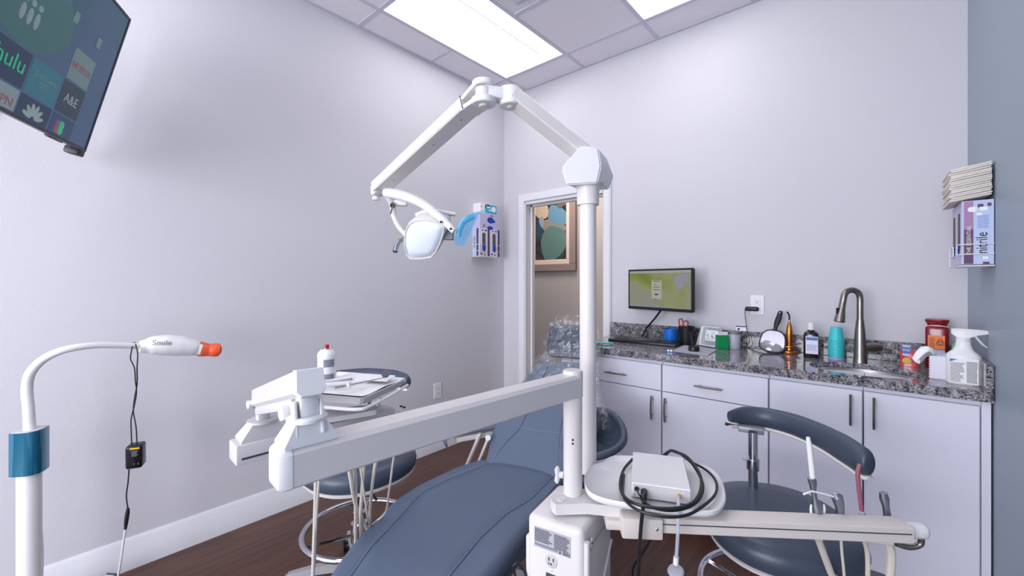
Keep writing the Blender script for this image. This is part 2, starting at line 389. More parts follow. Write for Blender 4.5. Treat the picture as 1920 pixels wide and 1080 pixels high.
def troffer(x0, x1, y0, y1, label):
    t = thing('ceiling_light', label, 'ceiling light', ((x0+x1)/2, (y0+y1)/2, H), 0, 'recessed ceiling lights')
    cx = (x0+x1)/2; cy = (y0+y1)/2; w = (x1-x0)/2-.012; l = (y0-y1)/2-.012
    r = MB()
    prof = [(-w, .004), (-w*.98, .03), (-w*.6, .075), (-w*.28, .055), (w*.28, .055), (w*.6, .075), (w*.98, .03), (w, .004)]
    a = [Vector((cx+p, cy-l, H+q)) for p, q in prof]; b = [Vector((cx+p, cy+l, H+q)) for p, q in prof]
    a = [Vector((cx+p, cy-l+ (.06 if 0 < k < 7 else 0), H+q)) for k, (p, q) in enumerate(prof)]; b = [Vector((cx+p, cy+l-(.06 if 0 < k < 7 else 0), H+q)) for k, (p, q) in enumerate(prof)]
    r.loft([a, b], close=False, cap=False)
    for e, sg in ((a, -1), (b, 1)):
        base = [Vector((cx-w, cy+sg*l, H+.004)), Vector((cx+w, cy+sg*l, H+.004))]
        vs = [r.bm.verts.new(p) for p in e]; r.bm.faces.new(vs)
    part(t, 'reflector', r, 'troff')
    ln = MB(); rings = []
    n = 10
    for k, (yy, sc) in enumerate([(-l+.03, .55), (-l+.055, .85), (-l+.10, 1), (l-.10, 1), (l-.055, .85), (l-.03, .55)]):
        rings.append([Vector((cx+math.cos(PI+PI*j/n)*.095*sc, cy+yy, H+.052+math.sin(PI+PI*j/n)*.046*sc)) for j in range(n+1)])
    ln.loft(rings, close=True)
    part(t, 'lens', ln, 'tube')
    for sg in (-1, 1): part(t, 'lens_edge_shade', MB().box((cx+sg*.099, cy, H+.045), (.006, y0-y1-.16, .012)), 'grid')  # grey strips added to draw the shading along the lens edges
    fr = MB()
    for xx in (x0+.013, x1-.013): fr.box((xx, cy, H+.004), (.008, y0-y1-.02, .01))
    for yy in (y0-.013, y1+.013): fr.box((cx, yy, H+.004), (x1-x0-.02, .008, .01))
    part(t, 'frame', fr, 'trim')
tl = ['recessed ceiling light nearest the room corner, above the lamp arms', 'recessed ceiling light cut off by the top edge above the sink side', 'recessed ceiling light behind the viewpoint on the left', 'recessed ceiling light behind the viewpoint on the right']
k = 0
for jj in (1, 5):
    for ii in (1, 3):
        troffer(gx[ii], gx[ii+1], gy[jj], gy[jj+2], tl[k]); k += 1
# air diffuser
t = thing('air_diffuser', 'square white air diffuser panel between the two ceiling lights', 'air vent', ((gx[2]+gx[3])/2, (gy[2]+gy[3])/2, H))
cx, cy = (gx[2]+gx[3])/2, (gy[2]+gy[3])/2; hw = .285
dm = MB(); dm.loft([[Vector((cx+sx*a, cy+sy*a, H+z)) for sx, sy in ((-1, -1), (1, -1), (1, 1), (-1, 1))] for a, z in ((hw, .004), (hw-.03, .004), (hw-.06, .016))], cap=False); dm.box((cx, cy, H+.024), (.50, .50, .01))
part(t, 'frame', dm, 'trim')
part(t, 'plaque', MB().box((cx, cy, H+.006), (.43, .43, .020), bev=.006), 'cab')
rr = .22
part(t, 'rim', MB().tube([(cx-.19, cy-.15, H-.007), (cx-.15, cy-.19, H-.007), (cx+.15, cy-.19, H-.007), (cx+.19, cy-.15, H-.007), (cx+.19, cy+.15, H-.007), (cx+.15, cy+.19, H-.007), (cx-.15, cy+.19, H-.007), (cx-.19, cy+.15, H-.007)], .0028, 6, 0, True), 'midg')

# baseboards
def baseboard(name, p0, p1, nrm):
    p0, p1, nrm = Vector(p0), Vector(p1), Vector(nrm)
    prof = [(0, 0), (.014, 0), (.014, .105), (.011, .112), (.011, .124), (.006, .138), (.004, .145), (0, .145)]
    mb = MB(); mb.loft([[p+nrm*a+Vector((0, 0, b)) for a, b in prof] for p in (p0, p1)]); return struct(name, mb, 'trim')
baseboard('baseboard_left', (XL, YF, 0), (XL, YB, 0), (1, 0, 0))
baseboard('baseboard_back', (XL+.014, YB, 0), (DX0-.075, YB, 0), (0, -1, 0))
baseboard('baseboard_right', (XR, YF, 0), (XR, 2.3, 0), (-1, 0, 0))
# door opening: jambs and casing
dj = MB()
dj.box((DX0+.012-.02, YB+WT/2, DZ/2), (.024, WT+.01, DZ)); dj.box((DX1-.012+.02, YB+WT/2, DZ/2), (.024, WT+.01, DZ)); dj.box(((DX0+DX1)/2, YB+WT/2, DZ-.004), (DX1-DX0, WT+.01, .024))
dj.box((DX0+.02, YB+.075, DZ/2), (.02, .035, DZ)); dj.box((DX1-.02, YB+.075, DZ/2), (.02, .035, DZ)); dj.box(((DX0+DX1)/2, YB+.075, DZ-.02), (DX1-DX0, .035, .02))
d1 = struct('door_1', dj, 'jamb')
cs = MB()
for x in (DX0-.04, DX1+.035): cs.box((x, YB-.008, (DZ+.03)/2), (.062, .018, DZ+.03), bev=.004, seg=1)
cs.box(((DX0+DX1)/2-.0025, YB-.008, DZ+.042), (DX1-DX0+.138, .0182, .062), bev=.004, seg=1)
for x in (DX0-.058, DX1+.053): cs.box((x, YB-.014, (DZ+.05)/2), (.014, .016, DZ+.05), bev=.003, seg=1)
struct('door_casing', cs, 'trim', d1)
# hallway beyond the opening
HY = 4.2
struct('wall_hallway', MB().box((-2.2, HY+.05, 1.4), (3.4, .1, 2.8)), 'hall')
struct('wall_hallway_side', MB().box((-3.95, (YB+HY)/2, 1.4), (.1, HY-YB, 2.8)).box((-.5, (YB+WT+HY)/2, 1.4), (.1, HY-YB-WT, 2.8)), 'hallr')
struct('ceiling_hallway', MB().box((-2.2, (YB+HY)/2+.1, 2.8), (3.6, HY-YB, .06)), 'trim')
hb = MB().box((-2.2, HY-.008, .07), (3.3, .016, .14)); struct('baseboard_hallway', hb, 'trim')

# ================================================================== FRAMED PICTURE in the hallway
t = thing('framed_picture', 'framed blue and brown abstract print on the hallway wall beyond the doorway', 'picture', (-3.0, HY, 1.46))
x0, x1, z0, z1 = -3.375, -2.632, 1.458, 2.62
def rectframe(mb, x0, x1, z0, z1, w, y, d, m=I4):
    mb.box(((x0+x1)/2, y, z0+w/2), (x1-x0, d, w), m, .004, 1); mb.box(((x0+x1)/2, y, z1-w/2), (x1-x0, d, w), m, .004, 1)
    mb.box((x0+w/2, y, (z0+z1)/2), (w, d, z1-z0-2*w+.002), m, .004, 1); mb.box((x1-w/2, y, (z0+z1)/2), (w, d, z1-z0-2*w+.002), m, .004, 1); return mb
part(t, 'frame', rectframe(MB(), x0, x1, z0, z1, .085, HY-.02, .04), 'frame')
part(t, 'mount', rectframe(MB(), x0+.08, x1-.08, z0+.08, z1-.08, .06, HY-.012, .018), 'matb')
pr_ = part(t, 'print', MB().box(((x0+x1)/2, HY-.008, (z0+z1)/2), (x1-x0-.26, .012, z1-z0-.26)), 'art')
A_ = dict(cream=mat('stone_cream', (172, 150, 126), .4), blue=mat('stone_blue', (86, 122, 142), .4), teal=mat('stone_teal', (80, 106, 100), .4), lil=mat('stone_lilac', (124, 134, 152), .4), dkb=mat('stone_dark_blue', (40, 60, 78), .4), brn=mat('stone_brown', (88, 82, 74), .4), sand=mat('stone_sand', (128, 116, 98), .4))
def blob(u, v, ru, rv, rot, m, ph, k):
    c = onY(u, v, HY-.0145); su, sv = ru*.0073, rv*.0073
    P = []
    for j in range(28):
        a = 2*PI*j/28; w = 1+.10*math.sin(2*a+ph)+.07*math.sin(3*a+ph*2)+.03*math.sin(5*a)
        x, z = su*w*math.cos(a), sv*w*math.sin(a); x, z = x*math.cos(rot)-z*math.sin(rot), x*math.sin(rot)+z*math.cos(rot)
        X_ = min(max(c.x+x, x0+.135), x1-.135); Z_ = min(max(c.z+z, z0+.135), z1-.135); P.append((X_, Z_))
    y = HY-.0143-k*.0006
    part(pr_, 'painted_stone', MB().loft([[Vector((p[0], y, p[1])) for p in P], [Vector((p[0], y-.0005, p[1])) for p in P]]), A_[m])
for k, bb in enumerate([(1066, 440, 9, 40, .1, 'dkb', .5), (1037, 424, 24, 12, -.3, 'sand', 1.), (1046, 404, 23, 15, -.7, 'blue', .3), (1016, 394, 13, 17, .1, 'cream', 2.), (1037, 456, 25, 31, .15, 'teal', .8), (1011, 430, 7, 17, .0, 'dkb', 1.5), (1016, 416, 5, 10, .3, 'lil', .2), (1054, 378, 11, 10, .2, 'brn', 1.1), (1035, 372, 8, 10, .2, 'cream', 1.6), (1070, 392, 7, 18, .2, 'dkb', 2.4)]): blob(*bb, k)

# ================================================================== TELEVISION
Pb = Vector((-2.5, .154, 1.872)); th = math.radians(14.4)
ex = Vector((-.886, .463, 0)).normalized(); nh = Vector((.463, .886, 0)).normalized()
ey = nh*math.sin(th)+Vector((0, 0, math.cos(th))); nn = ex.cross(ey).normalized()
TV = basis(Pb, ex, z=nn)      # local x towards the right of the picture, y up, z to the viewer; origin = lower right corner
t = thing('television', 'large flat television angled high on the left wall with app tiles on screen', 'television', Pb)
TW, TH = 1.09, .61
part(t, 'screen', MB().box((-TW/2, TH/2, .0), (TW-.02, TH-.024, .004), TV), 'tvs')
bz = MB()
for c, d in (((-TW/2, .006, -.002), (TW, .014, .014)), ((-TW/2, TH-.005, -.002), (TW, .012, .014)), ((-.004, TH/2, -.002), (.010, TH, .014)), ((-TW+.004, TH/2, -.002), (.010, TH, .014))): bz.box(c, d, TV, .002, 1)
part(t, 'bezel', bz, 'tvb')
part(t, 'back_shell', MB().box((-TW/2, TH/2, -.018), (TW-.004, TH-.004, .022), TV, .004).box((-TW/2, TH*.42, -.04), (TW*.62, TH*.6, .03), TV, .01), 'black')
part(t, 'foot', MB().box((-.022, -.010, -.02), (.045, .03, .05), TV, .006), 'black', label='black plastic foot under the right corner')
part(t, 'foot', MB().box((-TW+.06, -.010, -.02), (.045, .03, .05), TV, .006), 'black')
part(t, 'speaker_slot', MB().box((-.16, -.001, -.018), (.08, .008, .018), TV, .003), 'blackg')
def scr(u, v):
    d = ray(u, v); tt = (Pb-O3).dot(nn)/d.dot(nn); p = O3+d*tt-Pb; return (p.dot(ex), p.dot(ey))
def emat(n, c, s=EK*.9): return mat(n, (12, 14, 18), .3, emis=c, estr=s)
E_ = dict(dark=emat('tile_dark', (34, 52, 78)), sage=emat('tile_sage', (96, 116, 122)), teal=emat('tile_teal', (44, 100, 118)), green=emat('tile_green', (46, 158, 118)), red=emat('tile_red', (124, 72, 88)),
          pale=emat('tile_pale', (112, 130, 138)), grn=emat('blob_green', (52, 92, 96)), navy=emat('tile_navy', (48, 64, 98)), light=emat('glyph_light', (126, 142, 146)), pink=emat('tile_pink', (98, 78, 112)), ink=emat('tile_ink', (44, 56, 72)))
def tile(uv, m, name='app_tile', z=.0025):
    mb = MB(); P = [scr(*q) for q in uv]; mb.prism(P, z, z+.0006, TV); return part(t, name, mb, E_[m])
# app tiles: three columns, rows cut off by the lower edge
def rtile(x0, x1, y0, y1, m): return part(t, 'app_tile', MB().box(((x0+x1)/2, (y0+y1)/2, .0025), (x1-x0, y1-y0, .0006), TV), E_[m])
def tvtext(s, size, x, y, m, sx=1.0): return text(t, 'lettering', s, size, TV @ Matrix.Translation((x, y, .0036)), E_[m], sx=sx)
rtile(-.244, -.116, .222, .342, 'sage'); tvtext('NETFLIX', .036, -.18, .28, 'red', .85)
rtile(-.244, -.116, .093, .214, 'ink'); tvtext('A&E', .05, -.18, .153, 'light', .9)
rtile(-.244, -.116, .014, .086, 'navy')
for kk, cc in enumerate(('red', 'green', 'pink', 'green')): part(t, 'emblem', MB().ball((-.205+.022*(kk % 2), .030+.022*(kk//2), .003), .016, TV, 10, (1, 1, .05)), E_[cc])
rtile(-.406, -.256, .093, .214, 'teal'); tvtext('Discovery\nGO', .028, -.331, .155, 'sage')
rtile(-.406, -.256, .014, .086, 'dark')
fan = MB()
for kk in range(6):
    a = PI*(.08+.84*kk/5); m2 = TV @ Matrix.Translation((-.331, .022, .0032)) @ Matrix.Rotation(a, 4, 'Z'); fan.ball((.030, 0, 0), .024, m2, 10, (1, .36, .03))
part(t, 'emblem', fan, E_['light'])
rtile(-.566, -.415, .093, .214, 'dark'); tvtext('hulu', .075, -.491, .160, 'green')
rtile(-.566, -.415, .014, .086, 'pale'); tvtext('ESPN', .042, -.475, .036, 'red')
rtile(-.726, -.575, .093, .214, 'navy'); rtile(-.726, -.575, .014, .086, 'teal')
bl = MB(); bl.ball((-.47, .36, .0022), .15, TV, 24, (1.25, .95, .006)); part(t, 'wallpaper_shape', bl, E_['grn'])
pe = MB()
for kk in range(3):
    c = (-.512+.032*kk, .315-.0*kk)
    pe.ball((c[0], c[1]+.045, .0034), .011, TV, 10, (1, 1, .1)); pe.ball((c[0], c[1], .0034), .014, TV, 10, (.8, 2.1, .1))
part(t, 'icon', pe, E_['pale'])
for px_, py_ in ((-.322, .443), (-.168, .429)): part(t, 'icon', MB().box((px_+.03, py_-.012, .003), (.026, .04, .0006), TV), E_['sage'])
# wall bracket: an articulated arm from the wall to the back of the set
mc = TV @ Vector((-.55, .26, -.05)); wp = Vector((XL, -.12, 2.12)); el = Vector((-2.35, -.22, 2.12))
br = thing('tv_bracket', 'black articulated wall bracket holding the television', 'bracket', wp)
part(br, 'wall_plate', MB().box((XL+.012, -.12, 2.12), (.024, .10, .24), bev=.004), 'black')
part(br, 'arm', MB().tube([wp+Vector((.02, 0, 0)), el], .014, 8).tube([el, mc], .014, 8).cyl(el-Vector((0, 0, .03)), el+Vector((0, 0, .03)), .02), 'black')

# ================================================================== CABINETS, COUNTER, SINK
CYF = 2.33; CZT = .887; CT = .925
cab_l = [(-1.515, -.908, 'white base cabinet with one drawer, at the doorway end of the counter', 1), (-.905, -.388, 'white base cabinet with one wide drawer behind the white equipment box', -1), (-.385, -.040, 'white sink cabinet with a full height door and handle at its right edge', 2), (-.037, XR-.004, 'white base cabinet in the right corner with a handle at its left edge', -2)]
def bar_handle(par, p0, p1, nrm=Vector((0, -1, 0))):
    p0, p1 = Vector(p0), Vector(p1); m = (p0+p1)/2; d = (p1-p0)
    mb = MB(); mb.tube([p0+nrm*.022, m+nrm*.029, p1+nrm*.022], .0082, 8, 6, squash=(1, .6))
    for k in (.18, .82): q = p0+d*k; mb.cyl(q, q+nrm*.024, .004, 8)
    part(par, 'handle', mb, 'nickel')
for x0, x1, lab, kind in cab_l:
    t = thing('base_cabinet', lab, 'cabinet', ((x0+x1)/2, CYF, 0), 0, 'base cabinets under the counter')
    part(t, 'body', MB().box(((x0+x1)/2, (CYF+.02+YB)/2, (.11+CZT)/2), (x1-x0, YB-CYF-.024, CZT-.112)), 'cab')
    part(t, 'toe_kick', MB().box(((x0+x1)/2, CYF+.09, .055), (x1-x0-.001, .02, .11)), 'midg')
    xr = x1 if x1 < .3 else .298
    if abs(kind) == 1:
        d = part(t, 'drawer_front', MB().box(((x0+xr)/2, CYF+.009, .790), (xr-x0-.004, .018, .146), bev=.0015, seg=1), 'cab')
        c = -.918 if kind == -10 else None
        hx0, hx1 = ((-1.25, -1.113) if kind == 1 else (-.724, -.590))
        bar_handle(d, (hx0, CYF, .779), (hx1, CYF, .779))
        d = part(t, 'door', MB().box(((x0+xr)/2, CYF+.009, (.113+.712)/2), (xr-x0-.004, .018, .712-.113), bev=.0015, seg=1), 'cab')
        hx = -.957 if kind == 1 else -.881
        bar_handle(d, (hx, CYF, .552), (hx, CYF, .684))
    else:
        d = part(t, 'door', MB().box(((x0+xr)/2, CYF+.009, (.113+.863)/2), (xr-x0-.004, .018, .863-.113), bev=.0015, seg=1), 'cab')
        hx = -.080 if kind == 2 else -.004
        bar_handle(d, (hx, CYF, .715), (hx, CYF, .846))
        if xr < x1: part(t, 'filler_strip', MB().box(((xr+x1)/2, CYF+.009, .5), (x1-xr-.004, .018, .774)), 'cab')
# countertop with the oval sink cut-out
SX, SY, SRX, SRY = -.040, 2.520, .205, .168
X0, X1, Y0, Y1 = -1.515, XR-.002, 2.30, YB-.001
t = thing('countertop', 'speckled grey granite countertop with backsplash running under the monitor', 'countertop', (-.6, 2.6, CZT))
cm = MB()
def perim(a):
    dx, dy = math.cos(a), math.sin(a); k = 1e9; bx0, bx1 = SX-.3, X1
    if dx > 1e-9: k = min(k, (bx1-SX)/dx)
    if dx < -1e-9: k = min(k, (bx0-SX)/dx)
    if dy > 1e-9: k = min(k, (Y1-SY)/dy)
    if dy < -1e-9: k = min(k, (Y0-SY)/dy)
    return (SX+dx*k, SY+dy*k)
angs = sorted([2*PI*k/72 for k in range(72)]+[math.atan2(y-SY, x-SX) % (2*PI) for x in (SX-.3, X1) for y in (Y0, Y1)])
inn = [(SX+SRX*math.cos(a), SY+SRY*math.sin(a)) for a in angs]; out = [perim(a) for a in angs]
cm.loft([[Vector((x, y, z)) for x, y in r] for r, z in ((inn, CT-.024), (inn, CT), (out, CT), (out, CZT))], wrap=True)
cm.box(((X0+SX-.3)/2, (Y0+Y1)/2, (CZT+CT)/2), (SX-.3-X0, Y1-Y0, CT-CZT))
part(t, 'slab', cm, 'granite')
part(t, 'backsplash', MB().box(((X0+X1)/2, YB-.011, CT+.05), (X1-X0, .02, .10), bev=.002, seg=1), 'granite')
part(t, 'side_splash', MB().box((XR-.012, (Y0+YB-.024)/2, CT+.05), (.02, YB-.024-Y0, .10), bev=.002, seg=1), 'granite')
sk = MB(); prof = [(1.02, CT-.0255), (1.0, CT-.0255), (.985, CT-.06), (.90, CZT-.11), (.7, CZT-.15), (.12, CZT-.16)]
sk.loft([[Vector((SX+SRX*k*math.cos(2*PI*j/48), SY+SRY*k*math.sin(2*PI*j/48), z)) for j in range(48)] for k, z in prof], cap=False)
t = thing('sink_basin', 'oval stainless steel undermount sink basin set in the granite', 'sink', (SX, SY, CZT-.16))
part(t, 'bowl', sk, 'steel'); part(t, 'drain', MB().cyl((SX, SY, CZT-.165), (SX, SY, CZT-.156), .045), 'chrome')

# faucet
F0 = Vector((-.045, 2.70, CT))
fb = onZ(1612, 683, CT); fb.y = 2.722; F0 = Vector((fb.x, fb.y, CT))
dirL = Vector((-.62, -.78, 0)).normalized()       # spout swings toward the basin, left
t = thing('faucet', 'brushed nickel pull-down gooseneck faucet behind the sink', 'faucet', F0)
part(t, 'body', MB().lathe([(.029, 0), (.028, .004), (.0255, .03), (.0245, .09), (.0215, .15), (.0165, .205), (.0155, .215)], Matrix.Translation(F0)), 'nickel')
tt_ = F0.y*FW.y+F0.x*FW.x
side = -RT
sp = [F0+Vector((0, 0, z)) for z in (.215, .25, .29, .315)]
R_ = .041
for a in (25, 55, 90, 125, 155): sp.append(F0+Vector((0, 0, .322))+side*(R_-R_*math.cos(math.radians(a)))+Vector((0, 0, R_*math.sin(math.radians(a)))))
sp.append(F0+side*(2*R_+.004)+Vector((0, 0, .30)))
part(t, 'spout', MB().tube(sp, .0142, 14, 5), 'nickel')
h0 = F0+side*(2*R_+.004)+Vector((0, 0, .302)); h1 = F0+side*(2*R_+.022)+Vector((0, 0, .205))
hd = part(t, 'spray_head', MB().tube([h0, h0.lerp(h1, .3), h0.lerp(h1, .75), h1], [.0142, .0150, .021, .0235], 18), 'nickel')
part(hd, 'buttons', MB().box((0, 0, 0), (.010, .012, .032), basis(h0.lerp(h1, .45)+side*.018, side, z=(h0-h1)), .003), 'black')
part(hd, 'nozzle', MB().cyl(h1, h1+(h1-h0).normalized()*.003, .020), 'black')
part(t, 'handle', MB().tube([F0+Vector((0, 0, .075)), F0+RT*.060+Vector((0, 0, .078)), F0+RT*.095+Vector((0, 0, .076))], [.017, .0215, .0205], 16).tube([F0+RT*.092+Vector((0, 0, .078)), F0+RT*.140+Vector((0, 0, .066))], [.010, .004], 10, squash=(1, .5)), 'nickel')

# ================================================================== THINGS ON THE COUNTER
# keyboard
ka, kb_, kc = Vector((-1.385, 2.60, CT)), Vector((-.925, 2.60, CT)), Vector((-1.385, 2.74, CT))
KM = T(-1.155, 2.675, CT, math.radians(2))
t = thing('keyboard', 'black computer keyboard lying on the counter below the monitor', 'keyboard', (-1.155, 2.675, CT), math.radians(2))
part(t, 'case', MB().box((0, 0, .009), (.45, .155, .018), KM, .004), 'black')
kk = MB()
for r in range(5):
    for c in range(15): kk.box((-.165+c*.0195-.03+ (.004*r), .052-r*.025, .0205), (.0165, .020, .006), KM, .0015, 1)
np_ = MB()
for r in range(5):
    for c in range(4):
        np_.box((.145+c*.0195, .052-r*.025, .0205), (.0165, .020, .006), KM, .0015, 1)
part(t, 'keys', kk, 'blackg'); part(t, 'number_keys', np_, 'blackg')
# monitor
ml = Vector((-1.345, 2.84, 0)); mr = Vector((-.852, 2.69, 0)); mx_ = (mr-ml).normalized(); mz0, mz1 = 1.137, 1.415
MM = basis(Vector((ml.x, ml.y, mz0)), mx_, y=(0, 0, 1))
mw = (mr-ml).length; mh = mz1-mz0
t = thing('monitor', 'black framed computer monitor with a green blurred login screen, above the keyboard', 'monitor', (-1.1, 2.76, mz0))
part(t, 'screen', MB().box((mw/2, mh/2+.004, .0), (mw-.02, mh-.03, .003), MM), 'mons')
bz = MB()
for c, d in (((mw/2, .009, -.002), (mw, .02, .014)), ((mw/2, mh-.005, -.002), (mw, .010, .014)), ((.005, mh/2, -.002), (.010, mh-.02, .014)), ((mw-.005, mh/2, -.002), (.010, mh-.02, .014))): bz.box(c, d, MM, .002, 1)
part(t, 'bezel', bz, 'black')
part(t, 'back_shell', MB().box((mw/2, mh/2, -.018), (mw-.004, mh-.004, .02), MM, .004), 'black')
E_['form'] = emat('login_form', (160, 158, 144), EK); E_['bar'] = emat('title_bar', (150, 152, 144), EK); E_['flower'] = emat('flower_blur', (132, 134, 150), EK); E_['leaf'] = emat('leaf_blur', (84, 104, 40), EK)
E_['bokeh'] = emat('bokeh', (108, 144, 50), EK); E_['grey2'] = emat('bokeh_grey', (132, 128, 120), .5)
part(t, 'wallpaper_shape', MB().ball((mw*.80, mh*.74, .0014), .035, MM, 16, (1, .75, .012)).ball((mw*.90, mh*.78, .0014), .028, MM, 16, (1, 1, .012)).ball((mw*.83, mh*.60, .0014), .024, MM, 16, (1.2, .8, .012)), E_['flower'])
part(t, 'title_bar', MB().box((mw/2, mh-.02, .002), (mw-.022, .016, .0006), MM), E_['bar'])
part(t, 'taskbar', MB().box((mw/2, .026, .002), (mw-.022, .008, .0006), MM), E_['flower'])
part(t, 'login_form', MB().box((mw*.475, mh*.50, .0022), (.082, .125, .0006), MM), E_['form'])
fl = MB()
for yy, ww in ((.70, .055), (.62, .02), (.56, .05), (.50, .05), (.27, .02)): fl.box((mw*.475-(0 if ww > .03 else .01), mh*yy, .003), (ww, .0035, .0004), MM)
fl.box((mw*.475, mh*.385, .003), (.028, .009, .0004), MM)
part(t, 'lettering', fl, 'textk')
bkp = MM @ Vector((mw/2, mh/2, -.03))
br = thing('monitor_bracket', 'black wall bracket behind the computer monitor', 'bracket', (bkp.x, YB, mz0+.1))
part(br, 'wall_plate', MB().box((bkp.x, YB-.006, bkp.z), (.09, .012, .12)), 'black'); part(br, 'arm', MB().cyl((bkp.x, YB-.01, bkp.z), bkp+Vector((0, .004, 0)), .014), 'black')
cb = [MM @ Vector((mw*.52, .01, -.02)), onY(1228, 596, 2.80), onY(1212, 615, 2.845), onY(1203, 632, 2.80)]
cb[-1].z = max(cb[-1].z, CT+.006)
solo('monitor_cable', MB().tube(cb, .0048, 8, 6).tube([c+Vector((.006, .004, .001)) for c in cb], .003, 8, 6), 'black', 'black twisted cable dropping from the monitor to the keyboard', 'cable')
# blue cup
def cup(name, label, cat, c, r0, r1, h, m, wall=.0015, group=None):
    t = MB().lathe([(r0, 0), (r0*1.01, .002), (r1, h), (r1-wall, h), (r0-wall, .004), (0, .004)], Matrix.Translation(c), 28); return solo(name, t, m, label, cat, group)
q = onZ(1260, 640, CT); cup('blue_cup', 'bright blue round cup between the keyboard and the pencil cup', 'cup', Vector((q.x, 2.835, CT)), .043, .045, .088, 'blue')
# pencil cup (mesh) with scissors
q = onZ(1290, 645, CT); pc = Vector((q.x, 2.775, CT))
t = thing('pencil_cup', 'black wire mesh pencil cup holding scissors', 'pencil cup', pc)
M['mesh'] = mat('black_wire_mesh', (20, 22, 28), .45, alpha=.86)
part(t, 'wall', MB().lathe([(.040, 0), (.050, .115), (.0485, .115), (.0385, .003), (0, .003)], Matrix.Translation(pc), 28), 'mesh')
ri = MB().tube([pc+Vector((.0495*math.cos(a), .0495*math.sin(a), .115)) for a in [2*PI*k/28 for k in range(28)]], .0026, 8, 0, True)
part(t, 'rim', ri, 'black')
for kx in range(3): a = kx*2.1+.5; solo('pen', MB().cyl(pc+Vector((.014*math.cos(a), .014*math.sin(a), .006)), pc+Vector((.034*math.cos(a), .034*math.sin(a), .108)), .0036, 8), 'darkg', 'dark pen standing inside the black mesh pencil cup', 'pen', 'pens in the mesh pencil cup')
sc = thing('scissors', 'scissors with red and grey finger loops standing in the mesh pencil cup', 'scissors', pc+Vector((0, 0, .004)))
def loop(c, rx, rz, tilt): return [c+RT*(rx*math.cos(a)*math.cos(tilt)-rz*math.sin(a)*math.sin(tilt))+Vector((0, 0, rx*math.cos(a)*math.sin(tilt)+rz*math.sin(a)*math.cos(tilt))) for a in [2*PI*k/20 for k in range(20)]]
c1 = pc+RT*-.036+Vector((0, 0, .142)); c2 = pc+RT*-.006+Vector((0, 0, .134))
part(sc, 'finger_loop', MB().tube(loop(c1, .0125, .024, .12), .0042, 8, 0, True), 'red', label='red finger loop'); part(sc, 'finger_loop', MB().tube(loop(c2, .016, .018, -.5), .0042, 8, 0, True), 'red', label='red finger loop')
part(sc, 'grip_inlay', MB().tube([p+Vector((0, 0, .001))+RT*.003 for p in loop(c1, .0125, .024, .12)[-5:]+loop(c1, .0125, .024, .12)[:8]], .0048, 8), 'midg'); part(sc, 'grip_inlay', MB().tube([p+Vector((0, 0, .001))+RT*.003 for p in loop(c2, .016, .018, -.5)[-5:]+loop(c2, .016, .018, -.5)[:8]], .0048, 8), 'midg')
part(sc, 'blade', MB().tube([c1-Vector((0, 0, .022)), pc+Vector((.008, 0, .01))], [.004, .002], 6), 'steel'); part(sc, 'blade', MB().tube([c2-Vector((0, 0, .016)), pc+Vector((-.004, 0, .01))], [.004, .002], 6), 'steel')
# mouse pad + round black sensor holder with leaning wand
PD = [onZ(1262, 658, CT), onZ(1305, 645, CT), onZ(1345, 656, CT), onZ(1328, 667, CT)]
PD[1] = PD[0]+(PD[2]-PD[3])
solo('mouse_pad', MB().prism([(p.x, p.y) for p in PD], CT, CT+.004), 'pad', 'light grey mouse pad lying near the front of the counter', 'mouse pad')
q = onZ(1301, 658, CT+.004); pk = Vector((q.x, q.y, CT+.004))
t = thing('round_holder', 'small round black holder with a slanted black stem on the mouse pad', 'holder', pk)
part(t, 'base', MB().lathe([(.026, 0), (.030, .003), (.030, .022), (.027, .028), (.018, .030), (0, .029)], Matrix.Translation(pk)), 'black')
part(t, 'stem', MB().tube([pk+Vector((0, 0, .026))-RT*.006, pk-RT*.022+Vector((-.0, 0, .105))], [.010, .006], 10), 'black')
q = onZ(1256, 660, CT)
for dx in (-.008, .008): solo('cotton_pellet', MB().ball((q.x+dx, q.y+dx*.3, CT+.007), .0075, seg=12, sc=(1, 1, .9)), 'paper', 'tiny white cotton pellet on the granite in front of the mouse pad', 'cotton', 'cotton pellets on the counter')
# clear case leaning, with white spotted tray inside
q = onZ(1330, 655, CT); CM = basis(Vector((-.835, 2.79, CT)), Vector((1, -.42, 0)), y=(0.05, .25, 1))
t = thing('clear_case', 'open clear and white plastic case with a spotted white tray inside, by the green box', 'case', (-.78, 2.74, CT))
cs_ = MB()
for c, d in (((.06, .004, 0), (.135, .006, .03)), ((.06, .122, .0), (.115, .006, .02)), ((.0, .063, 0), (.012, .118, .03))): cs_.box(c, d, CM, .002, 1)
part(t, 'rails', cs_, 'paper'); part(t, 'lid', MB().box((.06, .063, -.013), (.12, .11, .002), CM), 'clear')
tr_ = part(t, 'tray', MB().box((.068, .07, .003), (.088, .07, .010), CM, .0045), 'paper')
dots = MB()
for k in range(26): dots.ball((.033+random.random()*.07, .045+random.random()*.05, .0085), .0022+.0012*random.random(), CM, 6, (1, 1, .3))
part(tr_, 'spots', dots, 'olive')
part(t, 'strip', MB().box((-.018, .06, .012), (.014, .125, .003), CM @ Matrix.Rotation(-.12, 4, 'Z')), 'greyp')
# green box
q = onZ(1352, 655, CT); GB = T(q.x, q.y+.02, CT, math.radians(38))
t = thing('green_box', 'small green cardboard box with open white flap, left of the frosted jar', 'box', (q.x, q.y+.02, CT), math.radians(38))
part(t, 'body', MB().box((0, 0, .042), (.062, .04, .084), GB, .001, 1), 'green'); part(t, 'flap', MB().box((0, .004, .094), (.058, .001, .022), GB @ Matrix.Rotation(.15, 4, 'X')), 'paper')
